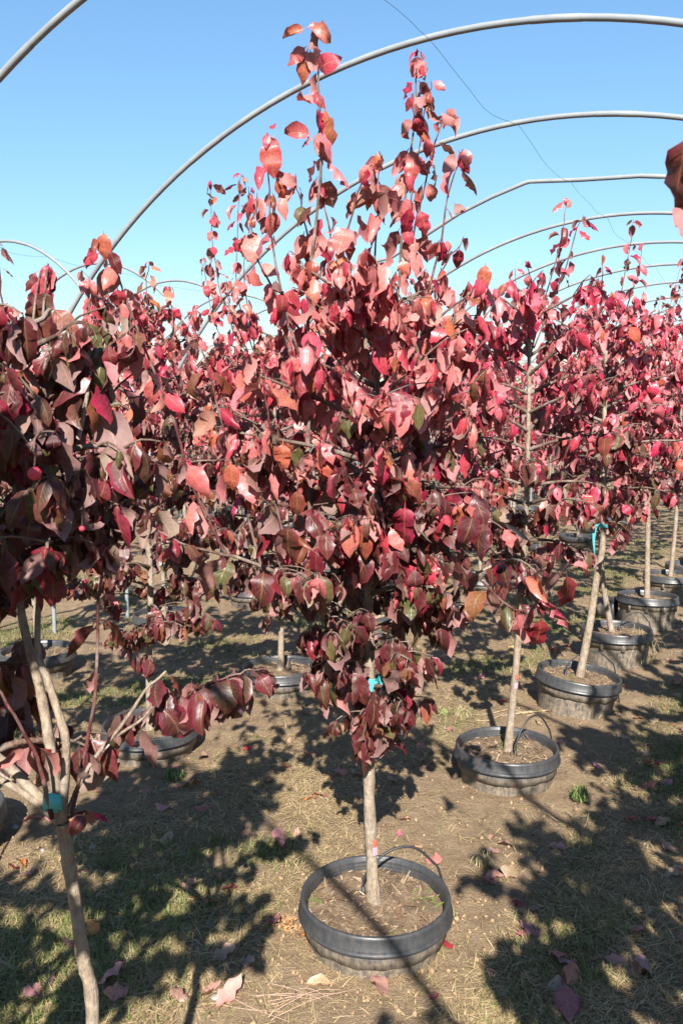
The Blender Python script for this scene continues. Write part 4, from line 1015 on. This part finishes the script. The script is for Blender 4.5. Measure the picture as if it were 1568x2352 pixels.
def fruit(p, R_, tree):
    g = Geo(); n = 60; i = np.arange(n) + .5; ph = np.arccos(1 - 2 * i / n); th = math.pi * (1 + 5 ** .5) * i
    dirs = np.stack([np.cos(th) * np.sin(ph), np.sin(th) * np.sin(ph), np.cos(ph)], -1)
    k = 10; pr = [(math.sin(a) * R_ * .88, math.cos(a) * R_ * .88) for a in np.linspace(0.02, math.pi - .02, 9)]; lathe(g, pr, 12)
    for d in dirs:
        a = norm(np.cross(d, [.3, .5, .8])); b = np.cross(d, a); s_ = R_ * .17
        V = [d * R_ * .84 + (a * math.cos(q) + b * math.sin(q)) * s_ for q in np.arange(5) * 1.2566] + [d * R_ * 1.08]
        g.add(V, T=[(q, (q + 1) % 5, 5) for q in range(5)])
    stem_top = np.array([0, .01, R_ + .03]); g2 = Geo(); g2.tube([(0, 0, R_ * .8), stem_top], .0016, 5)
    o = link('fruit', g.mesh('fruit', [MAT['fruit']]), tree, loc=np.array(p) - np.array(tree.location)); link('stalk', g2.mesh('stalk', [MAT['twig']]), o)
fruit(at(80, 1088, 1.12), .0095, TREEOBJ[1]); fruit(at(189, 1214, 1.2), .0045, TREEOBJ[1])

# ---------------------------------------------------------------- fallen leaves and litter
FALL = []
for k in range(9):
    FALL.append(leaf_shape(r0.uniform(-1.0, 1.2), r0.uniform(-.7, .8), r0.uniform(.15, .5), r0.uniform(-1.3, 1.3), 500 + k, wfac=r0.uniform(.24, .33), early=r0.uniform(-.2, .3)))
FALLME = []
for V, Q, T, uv in FALL:
    V = V - np.array([0, V[:, 1].mean(), 0]); V[:, 2] -= V[:, 2].min(); FALLME.append(mesh_np('fallen_leaf', V, [Q, T], [MAT['leaf_obj']], uv=uv))
def fallen(x, y, ang, size, col, label, group=None, k=0, flip=False, rise=0.):
    o = link('fallen_leaf', FALLME[k % 9], None, label, 'leaf', group); z = float(ground_z(np.array([x]), np.array([y]))[0])
    o.color = (*col, 1); o.scale = (size,) * 3
    if flip:
        o.rotation_euler = (math.pi, 0, ang); hgt = max(v.co.z for v in FALLME[k % 9].vertices) * size; o.location = (x, y, z + hgt + .001 + rise)
    else: o.rotation_euler = (0, 0, ang); o.location = (x, y, z + .002 + rise)
PINK = (.55, .20, .22); RED = (.42, .02, .05); ORG = (.50, .20, .05); TAN = (.40, .26, .15); BRN = (.26, .15, .08); YEL = (.55, .38, .09); DRED = (.25, .02, .03); GRN = (.20, .26, .09)
named = [((640, 1945), .2, .105, PINK, 'large smooth pink leaf lying beside the pot crossed by shadow', 0, True),
         ((525, 2300), 2.4, .105, (.55, .25, .20), 'salmon fallen leaf lying alone on bare mud', 2, True),
         ((255, 2262), 2.2, .095, (.52, .22, .2), 'twisted salmon leaf beside the forked trunk', 4, False),
         ((1300, 2325), 3.0, .12, (.30, .12, .12), 'large dusky leaf cupped upward in deep shade', 3, False),
         ((1022, 2178), .5, .075, RED, 'bright red fallen leaf touching the pot crossed by shadow', 1, False),
         ((988, 2190), 2.9, .07, ORG, 'orange fallen leaf touching the pot crossed by shadow', 4, False),
         ((423, 2200), 1., .055, YEL, 'curled yellow leaf on the straw', 5, False),
         ((512, 2205), 2., .09, TAN, 'folded tan leaf on pale straw', 2, True),
         ((872, 2282), .2, .09, (.30, .14, .09), 'flat brown leaf in front of the pot crossed by shadow', 6, True),
         ((735, 2265), 1.6, .07, TAN, 'cupped tan leaf in front of the pot crossed by shadow', 7, False),
         ((698, 2160), 1.1, .05, ORG, 'small orange leaf at the dusty pot wall', 4, False),
         ((1018, 1643), .3, .07, GRN, 'lone green leaf lying on the grass', 0, False),
         ((1265, 1638), 1.2, .06, RED, 'small crimson leaf in front of the tilted pot', 1, False),
         ((1333, 1643), 2., .075, (.4, .03, .05), 'crimson leaf at the foot of the tilted pot', 4, False),
         ((1500, 1757), 1.5, .08, RED, 'bright red leaf on grass right of the muddy pot', 1, False),
         ((1488, 1812), 1.7, .085, (.5, .10, .03), 'orange red leaf on shaded grass', 4, True),
         ((1520, 1885), 2.2, .09, TAN, 'pale curled leaf on shaded grass', 3, False),
         ((1450, 1885), .6, .08, (.3, .05, .05), 'dark red leaf on shaded grass', 2, False),
         ((1120, 2030), 1., .075, (.45, .2, .15), 'pinkish brown leaf at the edge of shade', 5, False),
         ((1278, 2218), .4, .09, (.38, .16, .13), 'salmon brown leaf lying in the dark shade', 2, False),
         ((1285, 2283), 1.9, .085, (.3, .22, .17), 'grey brown leaf with raised tip in the dark shade', 7, False),
         ((1480, 2242), .1, .085, (.32, .2, .18), 'long dusky leaf in the right-hand shade', 0, True),
         ((960, 1945), .1, .06, TAN, 'small tan leaf on mud behind the shadow-crossed pot', 3, False),
         ((930, 1880), 2., .065, TAN, 'pale curled leaf on mud between the two front pots', 5, False),
         ((270, 1968 + 330), 2., .07, (.45, .2, .16), 'pink leaf in mottled shade near the forked trunk', 6, False),
         ((630, 2125), .5, .09, (.42, .14, .14), 'pink leaf under orange flower debris', 2, True),
         ((30, 1990), 1., .06, DRED, 'dark crimson leaf at the edge of green grass', 1, False),
         ((380, 1745), .2, .09, (.45, .25, .2), 'tan pink leaf in front of the dusty pot', 2, True),
         ((1432, 1475), .3, .09, (.55, .25, .25), 'pink leaf caught in drooping dry grass', 0, True)]
for (px, a, s_, c_, lab, k, fl) in named:
    p = on_ground(*px); fallen(p[0], p[1], a, s_, c_, lab, None, k, fl)
fr = random.Random(5); cols = {'tan': TAN, 'brown': BRN, 'pink': (.48, .2, .19), 'crimson': (.36, .02, .045), 'orange': (.48, .17, .05)}
for q in range(290):
    y = 2.1 * math.exp(fr.random() * math.log(13 / 2.1)); x = fr.uniform(-.45, .45) * y
    key = fr.choices(list(cols), [.3, .24, .18, .16, .12])[0]; c_ = tuple(v * fr.uniform(.75, 1.2) for v in cols[key])
    if min(math.hypot(x - v[0], y - v[1]) for v in done) < .28: continue
    fallen(x, y, fr.random() * 6.28, fr.uniform(.04, .085), c_, 'small %s fallen leaf among the scattered litter' % key, '%s leaves in the litter' % key, fr.randrange(9), fr.random() < .5)

def sticks(px, n, L, label, mat, spread, z=.006, wd=.002, vert=.0, name='twig_pile', cat='twigs'):
    c = on_ground(*px); r = np.random.default_rng(int(px[0])); o = link(name, None, None, label, cat, loc=(c[0], c[1], 0))
    for q in range(n):
        a = r.normal(.15, .5); d = np.array([math.cos(a), math.sin(a), 0]); m = np.array([r.normal(0, spread), r.normal(0, spread * .35), z + .004 * q / n])
        l = L * r.uniform(.4, 1); g = Geo(); g.tube(spline([m - d * l / 2, m + r.normal(0, .008, 3) + UP * .006, m + d * l / 2 + UP * r.uniform(0, .02)], 6), np.linspace(wd, wd * .6, 6), 5); link('stalk', g.mesh('stalk', [mat]), o)
sticks((700, 2305), 12, .30, 'pile of dry reddish stalks on the mud', MAT['stem'], .06, wd=.0014)
sticks((1215, 1640), 7, .3, 'few long straw stalks behind the muddy pot', MAT['whip'], .10, wd=.0015, name='straw_stalks', cat='straw')
c = on_ground(655, 2135); r = np.random.default_rng(3); g = Geo()
for q in range(260):
    p = np.array([r.normal(0, .035), r.normal(0, .028), abs(r.normal(0, .012)) + .004]); d = norm(r.normal(0, 1, 3)) * r.uniform(.004, .012); s_ = norm(np.cross(d, r.normal(0, 1, 3))) * .0025
    g.add([p - s_, p + s_, p + d], T=[(0, 1, 2)])
link('flower_debris', g.mesh('flower_debris', [MAT['debris']], False), None, 'crumbled orange dried flower debris by the pot', 'debris', kind='stuff', loc=(c[0], c[1], 0))
# dry grass clump drooping by the tall-walled pot, and seedy tufts
def tuft(px, n, L, label, green=0., seed=1):
    c = on_ground(*px); r = np.random.default_rng(seed); Vs = []; Qs = []; Cs = []
    for q in range(n):
        a = r.random() * 6.28; o = np.array([math.cos(a), math.sin(a), 0]); l = L * r.uniform(.5, 1.1); a2 = r.random() * 6.28; b = np.array([math.cos(a2), math.sin(a2), 0]) * L * .5 * r.random()
        w_ = r.uniform(.15, 1.); P = spline([b, b + o * l * .12 + UP * l * .5, b + o * l * .45 * w_ + UP * l * (.95 - .3 * w_), b + o * l * .85 * w_ + UP * l * (1.1 - .95 * w_)], 6); sd = np.array([-o[1], o[0], 0]) * r.uniform(.0006, .0013)
        V = np.stack([P - sd, P + sd], 1).reshape(-1, 3); Vs.append(V); Qs.append(np.array([(2 * i, 2 * i + 1, 2 * i + 3, 2 * i + 2) for i in range(5)]) + 12 * q)
        cl = np.array([.10, .16, .04]) if r.random() < green else np.array([.42, .34, .19]); Cs.append(np.repeat([cl * r.uniform(.7, 1.2)], 12, 0))
    link('grass_tuft', mesh_np('grass_tuft', np.concatenate(Vs), np.concatenate(Qs), [MAT['blade']], smooth=False, col=np.concatenate(Cs)), None, label, 'grass', loc=(c[0], c[1], 0), kind='stuff')
tuft((1465, 1520), 120, .26, 'clump of dry grass drooping over the tall-walled pot', .05, 1)
tuft((1255, 1290), 60, .30, 'upright dry grass clump behind the slim tree', .3, 2)
tuft((1060, 1650), 220, 0.075, 'pale tuft of dry grass left of the muddy pot', .15, 3)
tuft((1330, 1835), 300, 0.064, 'green grass tuft at the edge of the shade', .85, 4)
tuft((400, 1790), 260, 0.068, 'green grass tuft in front of the dusty pot', .7, 5)
tuft((1110, 1990), 70, .06, 'small straw tuft at the shade edge', .1, 6)
tuft((870, 1500), 60, .08, 'grass tuft behind the tallest tree', .6, 7)
# toppled empty pot
c = on_ground(1385, 1418); g = Geo(); lathe(g, [(.0, 0), (.075, 0), (.08, .005), (.092, .16), (.10, .165), (.10, .19), (.094, .19), (.088, .16), (.072, .01), (0, .01)], 28)
o = link('toppled_pot', g.mesh('toppled_pot', [MAT['pot']]), None, 'small empty black pot lying on its side in the grass', 'pot', loc=(c[0] - .09, c[1] + .02, .09)); o.rotation_euler = (math.radians(90), 0, math.radians(62))
# stones and soil clods near the left pot
r = np.random.default_rng(8)
for q in range(26):
    px = (r.uniform(20, 260), r.uniform(1690, 1960)) if q < 10 else (r.uniform(200, 1500), r.uniform(1700, 2330)); p = on_ground(*px); R_ = r.uniform(.006, .016)
    if min(math.hypot(p[0] - v[0], p[1] - v[1]) for v in done) < .26: continue
    g = Geo(); pr = [(max(.001, math.sin(a)) * R_, math.cos(a) * R_ * .6) for a in np.linspace(0, math.pi, 6)]
    lathe(g, pr, 8); g.V[0] = g.V[0] * r.uniform(.75, 1.25, (len(g.V[0]), 1)); z = float(ground_z(p[:1], p[1:2])[0])
    o = link('pebble', g.mesh('pebble', [MAT['stone']]), None, 'small grey pebble on the bare soil', 'pebble', 'pebbles on the soil', loc=(p[0], p[1], z + R_ * .25))

print('TRIS', sum(sum(len(p.vertices) - 2 for p in m.polygons) for m in bpy.data.meshes))
